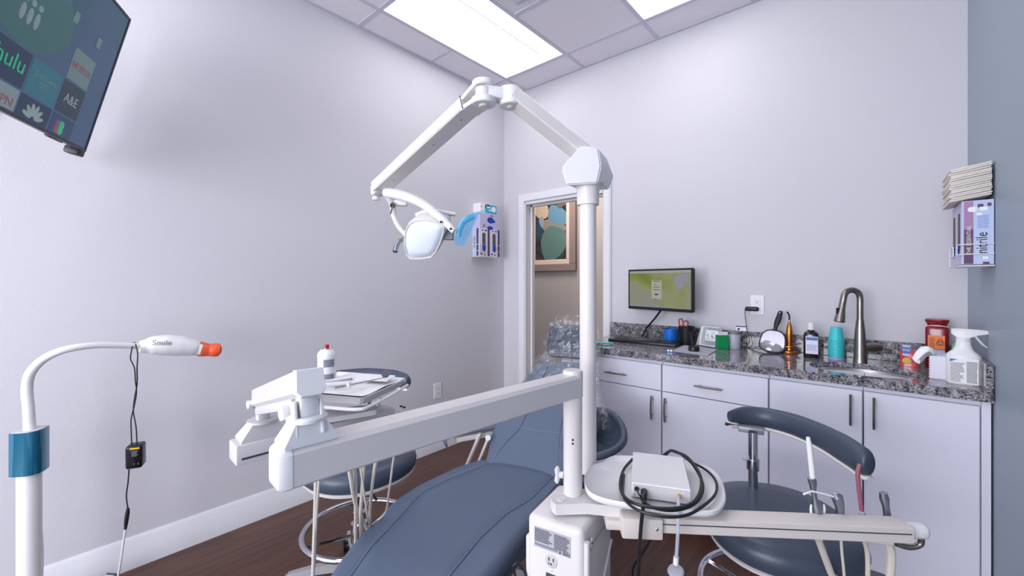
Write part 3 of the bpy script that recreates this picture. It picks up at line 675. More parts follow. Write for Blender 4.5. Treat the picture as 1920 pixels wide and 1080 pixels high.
# frosted jar
q = onZ(1375, 655, CT); jc = Vector((q.x, q.y+.025, CT))
t = thing('frosted_jar', 'frosted clear plastic jar with grey lid right of the green box', 'jar', jc)
part(t, 'body', MB().lathe([(.032, 0), (.033, .002), (.034, .085), (.032, .088), (.031, .004), (0, .004)], Matrix.Translation(jc), 28), 'clear')
part(t, 'lid', MB().lathe([(.026, .086), (.026, .104), (0, .105)], Matrix.Translation(jc), 28), 'midg')
# wall card
a, b = onY(1380, 612, YB), onY(1399.5, 624, YB)
t = thing('wall_card', 'small white card with navy bands stuck to the wall above the frosted jar', 'card', ((a.x+b.x)/2, YB, b.z))
cz = (a.z+b.z)/2+.001; cxx = (a.x+b.x)/2; hw_ = (b.x-a.x)/2
part(t, 'card', MB().box((cxx, YB-.002, cz), (2*hw_, .003, .042)), 'paper')
part(t, 'band', MB().box((cxx, YB-.004, cz+.019), (2*hw_, .001, .006)).box((cxx, YB-.004, cz-.019), (2*hw_, .001, .006)), 'navyp')
part(t, 'emblem', MB().ball((cxx-hw_*.45, YB-.004, cz+.002), .007, seg=10, sc=(1, .1, 1)), 'navyp')
# wall outlet
def outlet(cx, cz, label, wall='back', Y=2.1):
    m = T(cx, YB, cz) if wall == 'back' else Matrix.Translation((XL, Y, cz)) @ Matrix.Rotation(PI/2, 4, 'Z')
    t = thing('wall_outlet', label, 'outlet', m.translation)
    part(t, 'cover_plate', MB().box((0, -.003, 0), (.075, .006, .118), m, .002, 1), 'trim')
    for dz in (.02, -.02):
        r = part(t, 'receptacle', MB().box((0, -.0065, dz), (.033, .002, .029), m, .0008, 1), 'white')
        part(r, 'slots', MB().box((-.006, -.0078, dz+.003), (.0022, .001, .008), m).box((.006, -.0078, dz+.003), (.0022, .001, .007), m).ball((0, -.0078, dz-.007), .0028, m, 8, (1, .2, 1)), 'black')
    return t
oc = onY(1420, 572, YB); outlet(oc.x, oc.z, 'white wall outlet above the counter with a black plug in its lower socket')
outlet(0, .47, 'white wall outlet low on the left wall behind the chair arm', 'left', 2.114)
pg = Vector((oc.x-.003, YB-.008, oc.z-.023))
t = thing('plug_adapter', 'black plug adapter in the counter wall outlet with thin black cord', 'plug', pg)
part(t, 'housing', MB().box((pg.x-.022, pg.y-.016, pg.z), (.072, .03, .026), bev=.009, seg=3), 'black')
cd = [Vector((pg.x-.058, pg.y-.016, pg.z)), onY(1397, 592, 2.87), onY(1401, 620, 2.86), onY(1405, 640, 2.84), onZ(1396, 655, CT+.004), onZ(1400, 650, CT+.004), onZ(1418, 659, CT+.004), onZ(1440, 664, CT+.004), onZ(1468, 662, CT+.004)]
part(t, 'cord', MB().tube(cd, .0021, 6, 8), 'black')
# hand mirror leaning on the backsplash
mb0 = onZ(1441, 661, CT)
MC = basis(Vector((mb0.x+.012, mb0.y, CT)), Vector((1, 0, 0)), y=(0, .30, 1)) @ Matrix.Rotation(-.10, 4, 'Z')
t = thing('hand_mirror', 'black framed hand mirror with long handle leaning on the backsplash', 'mirror', (mb0.x, mb0.y, CT))
def sq(rx, ry, cx=0, cy=0, n=36, e=2.9, taper=0):
    o = []
    for k in range(n):
        a = 2*PI*k/n; c, s_ = math.cos(a), math.sin(a)
        x = rx*math.copysign(abs(c)**(2/e), c); y = ry*math.copysign(abs(s_)**(2/e), s_); o.append((cx+x*(1+taper*y/ry), cy+y))
    return o
MC2 = MC @ Matrix.Translation((0, .0, .006))
part(t, 'frame', MB().prism(sq(.066, .066, 0, .067, taper=-.1), -.005, .005, MC2, .03), 'black')
part(t, 'glass', MB().prism(sq(.058, .058, 0, .067, taper=-.1), .004, .0062, MC2), 'mirror')
part(t, 'handle', MB().loft([[MC2 @ Vector((x*math.cos(a)+cx_, y, .0055*math.sin(a))) for a in [2*PI*k/14 for k in range(14)]] for x, y, cx_ in ((.017, .128, 0), (.010, .14, .002), (.011, .155, .003), (.0155, .18, .006), (.0155, .20, .009), (.0135, .222, .011), (.0125, .238, .012), (.008, .247, .013))]), 'black')
part(t, 'hanging_hole', MB().ball((.011, .236, .004), .0045, MC2, 10, (.8, 1.3, .5)), 'greyp')
# curing light on its stand
q = onZ(1479, 664, CT); cl = Vector((q.x, q.y+.02, CT)); Tm = Matrix.Translation(cl)
t = thing('curing_light', 'copper cordless curing light with black tip standing in its charging base', 'dental curing light', cl)
part(t, 'charging_base', MB().lathe([(.038, 0), (.040, .003), (.040, .012), (.036, .017), (.020, .021), (.018, .032), (.020, .036), (.038, .040), (.038, .045), (.022, .047), (.0, .047)], Tm, 32), 'copper')
bd = part(t, 'body', MB().lathe([(.013, .046), (.0155, .07), (.0165, .10), (.0165, .125), (.0125, .155), (.0075, .173), (.006, .178)], Tm, 20), 'copper')
part(bd, 'control_panel', MB().box((.011*RT.x-.0*0, .011*RT.y-.004, .125), (.010, .012, .05), Tm, .003), 'teal')
part(t, 'collar', MB().lathe([(.0062, .177), (.0055, .19)], Tm, 14), 'silver')
part(t, 'light_tip', MB().tube([cl+Vector((0, 0, .188)), cl+Vector((0, 0, .208)), cl-RT*.004+Vector((0, 0, .222)), cl-RT*.013+Vector((0, 0, .235))], .0042, 10, 4), 'black')
# mouthwash
q = onZ(1520, 671, CT); mw_ = Vector((q.x, q.y+.022, CT)); mrz = .05
MWm = T(mw_.x, mw_.y, CT, mrz)
t = thing('mouthwash_bottle', 'dark brown rinse bottle with white cap and white label', 'bottle', mw_, mrz)
def rr_ring(rx, ry, z, m, e=3.2, n=28): return [m @ Vector((p[0], p[1], z)) for p in sq(rx, ry, 0, 0, n, e)]
part(t, 'body', MB().loft([rr_ring(a*1.0, a*.8, z, MWm) for a, z in ((.032, 0), (.034, .003), (.034, .115), (.033, .125), (.029, .133), (.020, .139), (.016, .142), (.016, .150))]), 'brownb')
part(t, 'cap', MB().lathe([(.0175, .148), (.0175, .152), (.0155, .153), (.0150, .183), (.014, .185), (0, .185)], MWm, 24), 'white')
lb = part(t, 'label', MB().box((.004, -.0276, .068), (.054, .001, .092), MWm), 'boxw')
lp = MB(); LM = MWm @ Matrix.Translation((.004, -.0284, .068)) @ Matrix.Rotation(PI/2, 4, 'X'); lines(lp, LM, -.024, .024, -.03, .005, 5, .25); lp.box((0, .034, 0), (.05, .016, .0004), LM)
part(lb, 'print', lp, 'textb')
# stack of cups
q = onZ(1567, 675, CT); cc = Vector((q.x, q.y+.03, CT)); n = 11
proto = None
for k in range(n):
    z = CT+k*.0098
    last = (k == n-1)
    mb = MB().lathe([(.0345, 0), (.0352, .0012), (.0352, .003), (.0335, .004), (.0245, .068), (.0240, .070), (0, .070), (0, .0685), (.0232, .0685), (.0325, .002)] if last else [(.0345, 0), (.0354, .0012), (.0354, .003), (.0337, .0042), (.0300, .030), (.0285, .030), (.0325, .002)], Matrix.Translation((cc.x, cc.y, z)), 32)
    if k == 0: lab = 'lilac paper cup, bottom cup of the upside-down stack by the faucet'
    elif last: lab = 'turquoise cup on top of the upside-down stack by the faucet'
    else: lab = 'turquoise cup nested in the middle of the upside-down stack'
    o = solo('paper_cup', mb, 'lilac' if k < 1 else 'cyanc', lab, 'cup', 'upside-down cups stacked by the faucet')
# hand soap
q = onZ(1706, 688, CT); so = Vector((q.x, q.y+.018, CT)); SM = T(so.x, so.y, CT, -.06) @ Matrix.Scale(.93, 4)
t = thing('hand_soap', 'clear pump bottle of red hand soap with a round blue label', 'soap dispenser', so, -.06)
part(t, 'soap', MB().loft([rr_ring(.036, .020, z, SM, 4) for z in (0.001, .085)]), 'redliq')
part(t, 'bottle', MB().loft([rr_ring(a, b, z, SM, 4) for a, b, z in ((.0375, .0215, 0), (.038, .022, .004), (.037, .0215, .10), (.034, .020, .115), (.018, .016, .124), (.014, .014, .128))]), 'clearc')
part(t, 'pump', MB().lathe([(.0145, .126), (.0145, .140), (.006, .142), (.005, .160), (.010, .162), (.010, .168), (0, .170)], SM, 18).tube([SM @ Vector((0, 0, .165)), SM @ Vector((-.022, -.004, .166)), SM @ Vector((-.028, -.005, .160))], [.006, .005, .0035], 8), 'clearc')
l1 = part(t, 'label', MB().ball((-.012, -.0225, .085), .017, SM, 20, (1, .05, .95)), 'textb', label='round blue label')
text(l1, 'lettering', 'Dial', .016, SM @ Matrix.Translation((-.012, -.0243, .085)) @ Matrix.Rotation(PI/2, 4, 'X'), 'white')
part(t, 'label_band', MB().box((-.012, -.0228, .062), (.03, .001, .008), SM), 'boxblue'); part(t, 'label_band', MB().box((-.012, -.0228, .106), (.03, .001, .010), SM), 'boxblue')
part(t, 'label_flower', MB().ball((-.010, -.0226, .030), .016, SM, 14, (1.1, .05, 1)), 'gold')
# sharps container
q = onZ(1762, 692, CT); sh = Vector((q.x-.005, q.y+.04, CT)); HM = T(sh.x, sh.y, CT, -.12) @ Matrix.Diagonal((.74, .78, .98, 1))
t = thing('sharps_container', 'tall dark red sharps container with orange biohazard label', 'sharps container', sh, -.12)
part(t, 'body', MB().loft([rr_ring(a, a*.9, z, HM, 5) for a, z in ((.050, 0), (.053, .004), (.055, .185), (.052, .195), (.045, .200), (.045, .208))]), 'dred')
part(t, 'lid', MB().loft([rr_ring(a, a*.9, z, HM, 4) for a, z in ((.046, .204), (.047, .212), (.056, .222), (.056, .232), (.050, .234))]), 'dred')
part(t, 'tie_strap', MB().tube([HM @ Vector((x, -.0475, .203+.003*math.cos(x*60))) for x in (-.05, -.02, .01, .05)], .0012, 6), 'paper')
lb = part(t, 'label', MB().box((-.002, -.0505, .125), (.076, .001, .065), HM), 'orangel')
LM = HM @ Matrix.Translation((.016, -.0515, .125)) @ Matrix.Rotation(PI/2, 4, 'X')
bh = MB()
for k in range(3):
    a0 = PI/2+k*2*PI/3; c = Vector((.0085*math.cos(a0), .0085*math.sin(a0), 0))
    bh.tube([LM @ (c+Vector((.009*math.cos(a0+d), .009*math.sin(a0+d), 0))) for d in [(-2.5+5*j/14) for j in range(15)]], .0012, 6)
bh.tube([LM @ Vector((.0075*math.cos(a), .0075*math.sin(a), 0)) for a in [2*PI*k/20 for k in range(20)]], .0009, 6, 0, True)
part(lb, 'biohazard_symbol', bh, 'textk')
lp = MB(); lines(lp, LM @ Matrix.Translation((-.036, 0, 0)), -.014, .014, -.026, .022, 8, .3); part(lb, 'lettering', lp, 'textk')
part(t, 'lower_label', MB().box((-.002, -.0505, .075), (.076, .001, .03), HM), 'boxblue')
# wipes / tissue box behind the spray bottle
tb = onZ(1772, 712, CT); TM = T(tb.x+.0, tb.y+.06, CT, -.12)
t = thing('tissue_box', 'ribbed white tissue tray with a loose tissue, behind the spray bottle', 'tissue box', (tb.x, tb.y+.06, CT), -.12)
rb = MB().box((0, 0, .048), (.075, .15, .096), TM, .003)
for k in range(9): rb.box((0, 0, .008+k*.0105), (.079, .154, .004), TM)
part(t, 'tray', rb, 'boxw')
def tis(u, v):
    return TM @ Vector((-.03-.05*u+.012*math.sin(v*7+u*3), -.065+.10*v-.03*u, .10+.045*math.sin(u*2.6)*(.6+.4*math.sin(v*5))-.05*u*u+.008*math.sin(v*13)))
tt = part(t, 'tissue', MB().grid(tis, 10, 10).grid(lambda u, v: tis(u, v)+Vector((0.002, 0.004, -.003)), 10, 10), 'paper')
gc = onZ(1790, 700, CT)
cn = Vector((.262, 2.47, CT)); t = thing('sanitizer_bottle', 'clear green bottle half hidden behind the white spray bottle', 'bottle', cn)
part(t, 'body', MB().lathe([(.024, 0), (.026, .003), (.026, .14), (.022, .152), (.012, .16), (.012, .165)], Matrix.Translation(cn), 24), 'greeng'); part(t, 'cap', MB().lathe([(.014, .162), (.014, .186), (0, .187)], Matrix.Translation(cn), 20), 'cyanc')
# spray bottle
sb = Vector((.262, 2.365, CT)); SB = T(sb.x, sb.y, CT, ANG*1.1)
sb = onZ(1809, 722, CT); sb = Vector((sb.x, sb.y+.035, CT)); SB = T(sb.x, sb.y, CT, -.08) @ Matrix.Scale(.93, 4)
t = thing('spray_bottle', 'white trigger spray bottle at the right end of the counter', 'spray bottle', sb, -.08)
part(t, 'body', MB().loft([rr_ring(a, b, z, SB, 3) for a, b, z in ((.050, .036, 0), (.053, .038, .004), (.053, .038, .112), (.051, .037, .122), (.043, .032, .132), (.032, .026, .142), (.025, .022, .160), (.0225, .021, .180))]), 'white')
hd = part(t, 'spray_head', MB().lathe([(.0225, .178), (.0225, .196), (.018, .198)], SB, 24).loft([[SB @ Vector((x, y*w*.9, z+hh*zz)) for y, zz in ((-1, -1), (-1, .5), (-.5, 1), (.5, 1), (1, .5), (1, -1))] for x, w, z, hh in ((-.036, .012, .222, .010), (-.02, .016, .216, .018), (.012, .018, .214, .020), (.04, .014, .221, .012), (.066, .011, .224, .008), (.074, .008, .222, .005))]), 'white')
part(t, 'trigger', MB().tube([SB @ Vector(p) for p in ((.030, 0, .212), (.040, 0, .195), (.055, 0, .172), (.068, 0, .160))], [.009, .008, .0065, .004], 10, squash=(1, .6)), 'white')
LM = SB @ Matrix.Translation((0, -.0392, .058)) @ Matrix.Rotation(PI/2, 4, 'X')
lb = part(t, 'label', MB().box((0, 0, 0), (.084, .104, .0014), LM), 'paper')
lp = MB(); lines(lp, LM @ Matrix.Translation((0, 0, .001)), -.040, .004, -.048, .035, 16, .35, .35); part(lb, 'lettering', lp, 'textk')
lp = MB(); lines(lp, LM @ Matrix.Translation((0, 0, .001)), .008, .040, -.048, .042, 20, .6, .1); part(lb, 'small_print', lp, 'textg')
part(lb, 'blue_flash', MB().prism([(-.041, .049), (-.018, .049), (-.041, .036)], .0008, .0014, LM), 'textb')
# teal tweezers / clip at the doorway end
t = MB(); q = onZ(1136, 646, CT)
for dy in (-.012, .012): t.tube([(q.x-.05, q.y+dy*.2-.03, CT+.008), (q.x, q.y+dy*.8, CT+.010), (q.x+.035, q.y+dy+.02, CT+.008)], .0065, 8, 5, squash=(1.4, .8))
t.box((q.x-.05, q.y-.03, CT+.008), (.04, .03, .014), bev=.004)
solo('rubber_clamp', t, 'tealg', 'small teal rubber clamp at the doorway end of the counter', 'clamp')

# ================================================================== GLOVE BOXES
def glove_box(M0, w, d, h, label, group, face='+', txt=True, mir=False):
    """upright box in its own frame: x = width, -y = face, z up"""
    t = thing('glove_box', label, 'glove box', M0.translation, M0.to_euler().z, group)
    part(t, 'carton', MB().box((w/2, d/2, h/2), (w, d, h), M0, .0015, 1), 'boxw')
    part(t, 'stripe', MB().box((w-.014, -.0006, h/2), (.024, .001, h-.002), M0), 'plum')
    part(t, 'opening', MB().prism(sq(.019, .075, w*.42, h*.52, 40, 9), .0, .0012, M0 @ Matrix.Rotation(PI/2, 4, 'X')), 'olive')
    part(t, 'glove_tip', MB().ball((w*.42, -.004, h*.30), .02, M0, 12, (.9, .4, 1.7)), 'bluep', label='blue glove poking out')
    pr = MB(); pr.box((w*.30, -.0008, h*.93), (.018, .001, .008), M0).box((w*.62, -.0008, h*.93), (.02, .001, .012), M0).box((w*.2, -.0008, h*.08), (.018, .001, .012), M0).box((w*.5, -.0008, h*.06), (.02, .001, .008), M0)
    part(t, 'print', pr, 'textk')
    part(t, 'side_panel', MB().box((-.0006, d/2, h/2), (.001, d-.004, h-.004), M0), 'boxblue')
    part(t, 'side_stripe', MB().box((-.0012, d*.25, h/2), (.001, d*.28, h-.004), M0), 'plum')
    if txt: text(t, 'lettering', 'nitrile', .04, M0 @ Matrix.Translation((-.0014, d*.7, h*.5)) @ Matrix(((0, 0, -1, 0), (0, -1, 0, 0), (-1, 0, 0, 0), (0, 0, 0, 1))) @ Matrix.Rotation(PI, 4, 'Z'), 'textk')
    return t
# left wall: faces +X ; own x runs along +Y
LG = Matrix.Translation((-2.52, 2.49, 1.547)) @ Matrix.Rotation(PI/2, 4, 'Z')
glove_box(LG, .125, .088, .238, 'upright glove box in the left wall rack, farther from the doorway', 'glove boxes in the left wall rack')
glove_box(LG @ Matrix.Translation((.1265, 0, 0)), .125, .088, .238, 'upright glove box in the left wall rack, nearer the doorway', 'glove boxes in the left wall rack', txt=False)
t = thing('carton', 'lavender carton with a blue glove picture lying on the upright glove boxes', 'box', (-2.565, 2.62, 1.786))
mz = LG @ Matrix.Translation((0, 0, .2385))
part(t, 'body', MB().box((.120, .045, .064), (.225, .09, .128), mz, .0015, 1), 'boxl')
gp = MB(); gp.ball((.135, -.0005, .075), .03, mz, 16, (1.35, .03, .9)); gp.box((.175, -.0008, .068), (.03, .001, .022), mz); gp.ball((.13, -.0005, .008), .03, mz, 16, (1.2, .03, .55))
part(t, 'print', gp, 'bluep')
pr = MB().box((.055, -.0008, .022), (.028, .001, .024), mz).box((.15, -.0008, .115), (.04, .001, .014), mz); part(t, 'logo', pr, 'mauve')
t = thing('mask_box', 'white and blue carton on top of the rack stack by the doorway', 'box', (-2.565, 2.62, 1.914))
mz = LG @ Matrix.Translation((.012, .004, .2385+.1285))
part(t, 'body', MB().box((.105, .045, .043), (.20, .09, .086), mz, .0015, 1), 'paper')
part(t, 'print_panel', MB().box((.13, -.0006, .043), (.145, .001, .078), mz), 'cyanp'); pr = MB().ball((.165, -.001, .045), .027, mz, 16, (1.1, .03, .9)).box((.10, -.0012, .056), (.05, .001, .012), mz).box((.12, -.0012, .032), (.035, .001, .010), mz); part(t, 'print', pr, 'paper')
part(t, 'dark_corner', MB().prism([(.06, .04), (.06, .08), (.12, .08)], .0006, .0014, mz @ Matrix.Rotation(PI/2, 4, 'X')), 'navyp')
part(t, 'emblem', MB().ball((.072, -.0018, .072), .008, mz, 10, (1, .1, 1)).ball((.018, -.001, .055), .009, mz, 10, (1, .1, 1.2)), 'gold')
def rack(M0, w, d, label, zs=(.045, .098)):
    t = thing('wire_rack', label, 'rack', M0.translation, M0.to_euler().z)
    r = MB(); e = .006
    for z in zs: r.tube([M0 @ Vector(p) for p in ((-e, d, z), (-e, -e, z), (w*.36, -e, z))], .0022, 8)
    r.tube([M0 @ Vector((w*.36, -e, z)) for z in zs], .0022, 8)
    part(t, 'front_wire', r, 'white'); r = MB()
    for z in zs: r.tube([M0 @ Vector(p) for p in ((w+e, d, z), (w+e, -e, z), (w*.80, -e, z))], .0022, 8)
    r.tube([M0 @ Vector((w*.80, -e, z)) for z in zs], .0022, 8)
    part(t, 'front_wire', r, 'white')
    b = MB(); 
    for z in (-.005,): b.tube([M0 @ Vector(p) for p in ((-e, d, z), (-e, -e, z), (w+e, -e, z), (w+e, d, z))], .0022, 8)
    for k in range(5): b.tube([M0 @ Vector((w*k/4, -e, -.005)), M0 @ Vector((w*k/4, d, -.005))], .0018, 6)
    b.tube([M0 @ Vector((-e, -e, -.005)), M0 @ Vector((-e, -e, zs[1]))], .0022, 8)
    part(t, 'shelf_wire', b, 'white'); return t
rack(LG, .2515, .088, 'white wire rack holding glove boxes on the left wall by the doorway')
# right wall: faces -X ; own x runs along -Y, so the near end is at larger x
RG = Matrix.Translation((.246, 2.555, 1.394)) @ Matrix.Rotation(-PI/2, 4, 'Z')
def glove_box_r(off, label, near):
    M0 = RG @ Matrix.Translation((off, 0, 0)); w, d, h = .125, .082, .238
    t = thing('glove_box', label, 'glove box', M0.translation, -PI/2, 'glove boxes in the right wall rack')
    part(t, 'carton', MB().box((w/2, d/2, h/2), (w, d, h), M0, .0015, 1), 'boxl')
    part(t, 'opening', MB().prism(sq(.026, .075, w*.55, h*.52, 24, 5), 0, .0012, M0 @ Matrix.Rotation(PI/2, 4, 'X')), 'olive')
    part(t, 'glove_tip', MB().ball((w*.55, -.003, h*.24), .012, M0, 12, (.9, .4, 1.7)), 'bluep')
    if near:
        EM = M0 @ Matrix.Translation((w+.0008, 0, 0)) @ Matrix.Rotation(PI/2, 4, 'Z') @ Matrix.Rotation(PI/2, 4, 'X')   # end panel: x = depth, y = up, z = outwards
        part(t, 'end_panel', MB().box((d/2, h/2, 0), (d-.002, h-.002, .001), EM), 'boxblue')
        s1 = part(t, 'end_stripe', MB().box((.018, h*.28, .001), (.024, h*.54, .001), EM), 'plum'); part(t, 'end_stripe', MB().box((.018, h*.77, .001), (.024, h*.44, .001), EM), 'mauve')
        text(t, 'lettering', 'nitrile', .042, EM @ Matrix.Translation((.052, h*.33, .0018)) @ Matrix.Rotation(PI/2, 4, 'Z'), 'textk', sx=.8)
        text(t, 'lettering', 'THE ESSENTIAL', .016, EM @ Matrix.Translation((.019, h*.38, .0018)) @ Matrix.Rotation(PI/2, 4, 'Z'), 'white')
        lp = MB(); lines(lp, EM @ Matrix.Translation((0, 0, .0014)), .04, .07, h*.56, h*.76, 8, .25)
        part(t, 'small_print', lp, 'textb'); [part(t, 'sticker', MB().box((a_, h*b_, .0014), (c_, d_, .001), EM), 'paper') for a_, b_, c_, d_ in ((.056, .86, .02, .014), (.045, .78, .014, .009), (.060, .10, .014, .010))]
        part(t, 'seal', MB().ball((.026, h*.86, .001), .013, EM, 14, (1.1, 1, .06)), 'paper')
        part(t, 'print', MB().box((.048, h*.91, .0016), (.014, .012, .0005), EM).box((.070, h*.92, .0016), (.010, .012, .0005), EM).box((.062, h*.02, .0016), (.016, .008, .0005), EM), 'plum')
glove_box_r(.1265, 'lavender glove box with the word nitrile on its end, in the right wall rack', True)
glove_box_r(0, 'lavender glove box in the right wall rack behind the one facing the camera', False)
t = rack(RG, .2515, .082, 'white wire rack holding glove boxes on the right wall over the counter', (.038, .075))
rw = MB()
for z in (.038, .075): rw.tube([RG @ Vector(p) for p in ((.2515+.006, .082, z), (.2515+.006, -.006, z))], .0022, 8)
part(t, 'end_wire', rw, 'white')
# folded paper towels, stack of individual towels
for k in range(16):
    z = 1.634+k*.0078
    w_ = .105+.006*random.random(); yo = random.uniform(-.004, .004)
    TMx = T(.330-w_/2-.002, 2.42+yo, z, random.uniform(-.02, .02), ry=-.10+k*.0)
    TMx = T(.330-w_/2-.006, 2.42+yo, z+.010, random.uniform(-.015, .015), ry=-.16)
    lab = 'folded paper towel on top of the stack above the right glove boxes' if k == 15 else ('folded paper towel at the bottom of the stack above the right glove boxes' if k == 0 else 'folded cream paper towel inside the stack above the right glove boxes')
    solo('paper_towel', MB().box((0, 0, 0), (w_, .235, .0068), TMx, .003, 2), 'towel', lab, 'paper towel', 'folded paper towels over the right glove boxes')

# ================================================================== PATIENT CHAIR
def onpl(u, v, P, n):
    d = ray(u, v); return O3 + d*((P-O3).dot(n)/d.dot(n))
P0 = Vector((-1.03, .67, 0)); BA = math.radians(15.5)
CHM = Matrix.Translation(P0) @ Matrix.Rotation(BA, 4, 'Z')
def lerp_tab(tab, s):
    if s <= tab[0][0]: return tab[0][1]
    for (a, x), (b, y) in zip(tab, tab[1:]):
        if s <= b:
            f = (s-a)/(b-a); f = f*f*(3-2*f)*.35+f*.65; return x+(y-x)*f
    return tab[-1][1]
ch = thing('dental_chair', 'slate blue vinyl dental patient chair with piped seams, reclined toward the doorway', 'dental chair', P0, BA)
LO = [(-.8, -.12), (-.4, -.15), (-.09, -.19), (.01, -.222), (.165, -.262), (.36, -.296), (.476, -.292), (.67, -.25), (.80, -.185)]
RO = [(-.8, .12), (-.4, .17), (-.09, .222), (.11, .237), (.36, .240), (.60, .245), (.75, .243), (.80, .235)]
SL = [(-.8, -.07), (-.4, -.095), (-.06, -.128), (.143, -.17), (.441, -.226), (.59, -.195), (.70, -.15), (.80, -.10)]
SR = [(-.8, .08), (-.4, .105), (.0, .135), (.066, .137), (.263, .131), (.427, .142), (.588, .185), (.80, .20)]
ZC = [(-.8, .26), (-.45, .37), (-.15, .462), (.08, .497), (.3, .50), (.6, .497), (.80, .50)]
def seat_ring(s, drop=0):
    l, r, a, b, z = [lerp_tab(q, s) for q in (LO, RO, SL, SR, ZC)]
    up = []
    def add(x, dz): up.append(Vector((x, s, z+dz-drop)))
    add(l+.012, -.085); add(l, -.05); add(l+.002, -.03); add(l+.012, -.014)
    for f in (.25, .5, .75): add(l+(a-l)*f, -.011+.004*math.sin(f*PI))
    add(a-.007, -.007); add(a, -.012); add(a+.007, -.006)
    for f in (.15, .3, .5, .7, .85): add(a+(b-a)*f, -.002+.004*math.sin(f*PI)-.004)
    add(b-.007, -.006); add(b, -.012); add(b+.007, -.007)
    for f in (.25, .5, .75): add(b+(r-b)*f, -.011+.004*math.sin(f*PI))
    add(r-.012, -.014); add(r-.002, -.03); add(r, -.05); add(r-.012, -.085)
    return up
sm = MB(); rs = []
for k in range(49):
    s = -.8+1.6*k/48; rs.append(seat_ring(s))
e0 = [p+(Vector((0, s_, 0))) for p, s_ in [(p, -.0) for p in rs[0]]]
def shrink(ring, k, dy, dz):
    c = sum(ring, Vector())/len(ring); return [Vector((c.x+(p.x-c.x)*k, p.y+dy, c.z+(p.z-c.z)*k+dz)) for p in ring]
sm.loft([shrink(rs[0], .9, -.02, -.004)]+rs+[shrink(rs[-1], .93, .012, -.005)])
seat = part(ch, 'seat', sm, 'leather', world=False, angle=60)
for tab in (SL, SR):
    pts = [Vector((lerp_tab(tab, s), s, lerp_tab(ZC, s)-.0085)) for s in [-.8+1.58*k/40 for k in range(41)]]
    part(seat, 'piping', MB().tube(pts, .0038, 8), 'piping', world=False)
# lower side band of the seat cushion and the cream frame below it
sb_ = MB(); rr_ = []
for k in range(33):
    s = -.74+1.5*k/32; l, r, z = lerp_tab(LO, s), lerp_tab(RO, s), lerp_tab(ZC, s)
    rr_.append([Vector(p) for p in ((l+.016, s, z-.088), (r-.016, s, z-.088), (r-.006, s, z-.11), (r-.02, s, z-.14), (l+.02, s, z-.14), (l+.006, s, z-.11))])
sb_.loft(rr_); part(ch, 'seat_side', sb_, 'seamd', world=False, label='dark lower band of the seat')
part(ch, 'frame', MB().box((.0, .25, .31), (.36, .8, .07), I4, .02).box((0, .55, .25), (.28, .5, .08), I4, .02), 'cream', world=False)
part(ch, 'lift_column', MB().box((0, .45, .14), (.2, .3, .2), I4, .02), 'cream', world=False)
part(ch, 'floor_plate', MB().box((.02, .35, .02), (.42, .9, .04), I4, .015), 'cream', world=False)
# backrest in its own inclined frame: x across, l along, n out of the cushion
eb = Vector((0, .819, .573)); nb_ = Vector((0, -.573, .819)); B0 = Vector((0, .80, .50))
def bp(x, l, n=0): return B0+Vector((x, 0, 0))+eb*l+nb_*n
BL = [(-.04, -.135), (.0, -.145), (.17, -.178), (.26, -.178), (.42, -.15), (.52, -.122), (.60, -.095), (.66, -.06)]
BR = [(-.04, .235), (.0, .245), (.17, .272), (.26, .270), (.42, .245), (.52, .215), (.60, .19), (.66, .155)]
bm_ = MB(); rr_ = []
for k in range(29):
    l = -.04+.70*k/28; a, b = lerp_tab(BL, l), lerp_tab(BR, l); c, w2 = (a+b)/2, (b-a)/2
    e = 1.0 if l < .6 else max(.15, math.sqrt(max(0, 1-((l-.6)/.065)**2)))
    up = [(-1, -.035), (-.985, -.012), (-.93, 0), (-.8, .004), (-.5, -.004), (0, -.010), (.5, -.004), (.8, .004), (.93, 0), (.985, -.012), (1, -.035), (.9, -.065), (0, -.075), (-.9, -.065)]
    rr_.append([bp(c+w2*x, l, n*e if n < 0 else n) for x, n in up])
bm_.loft(rr_); back = part(ch, 'backrest', bm_, 'leather', world=False, angle=60)
def bpip(pts, r=.0042): return part(back, 'piping', MB().tube(smooth_path([bp(x, l, n) for x, l, n in pts], 6), r, 8), 'piping', world=False)
bpip([(-.105, -.03, .0), (-.095, .03, .0), (-.075, .11, -.002), (-.045, .18, -.005), (-.036, .25, -.005), (-.035, .33, -.005), (-.03, .5, -.003), (-.02, .62, .0)])
bpip([(.215, -.03, .0), (.205, .03, .0), (.185, .11, -.002), (.168, .19, -.004), (.160, .25, -.004), (.155, .33, -.004), (.14, .5, -.002), (.125, .62, 0)])
bpip([(-.045, .20, -.005), (.05, .195, -.009), (.168, .205, -.004)], .003)
part(ch, 'back_shell', MB().loft([[bp(.047+x*w2, l, n) for x, n in ((-1, -.07), (-.9, -.10), (.9, -.10), (1, -.07))] for l, w2 in ((.0, .16), (.2, .2), (.45, .16), (.6, .09))]), 'cream', world=False)
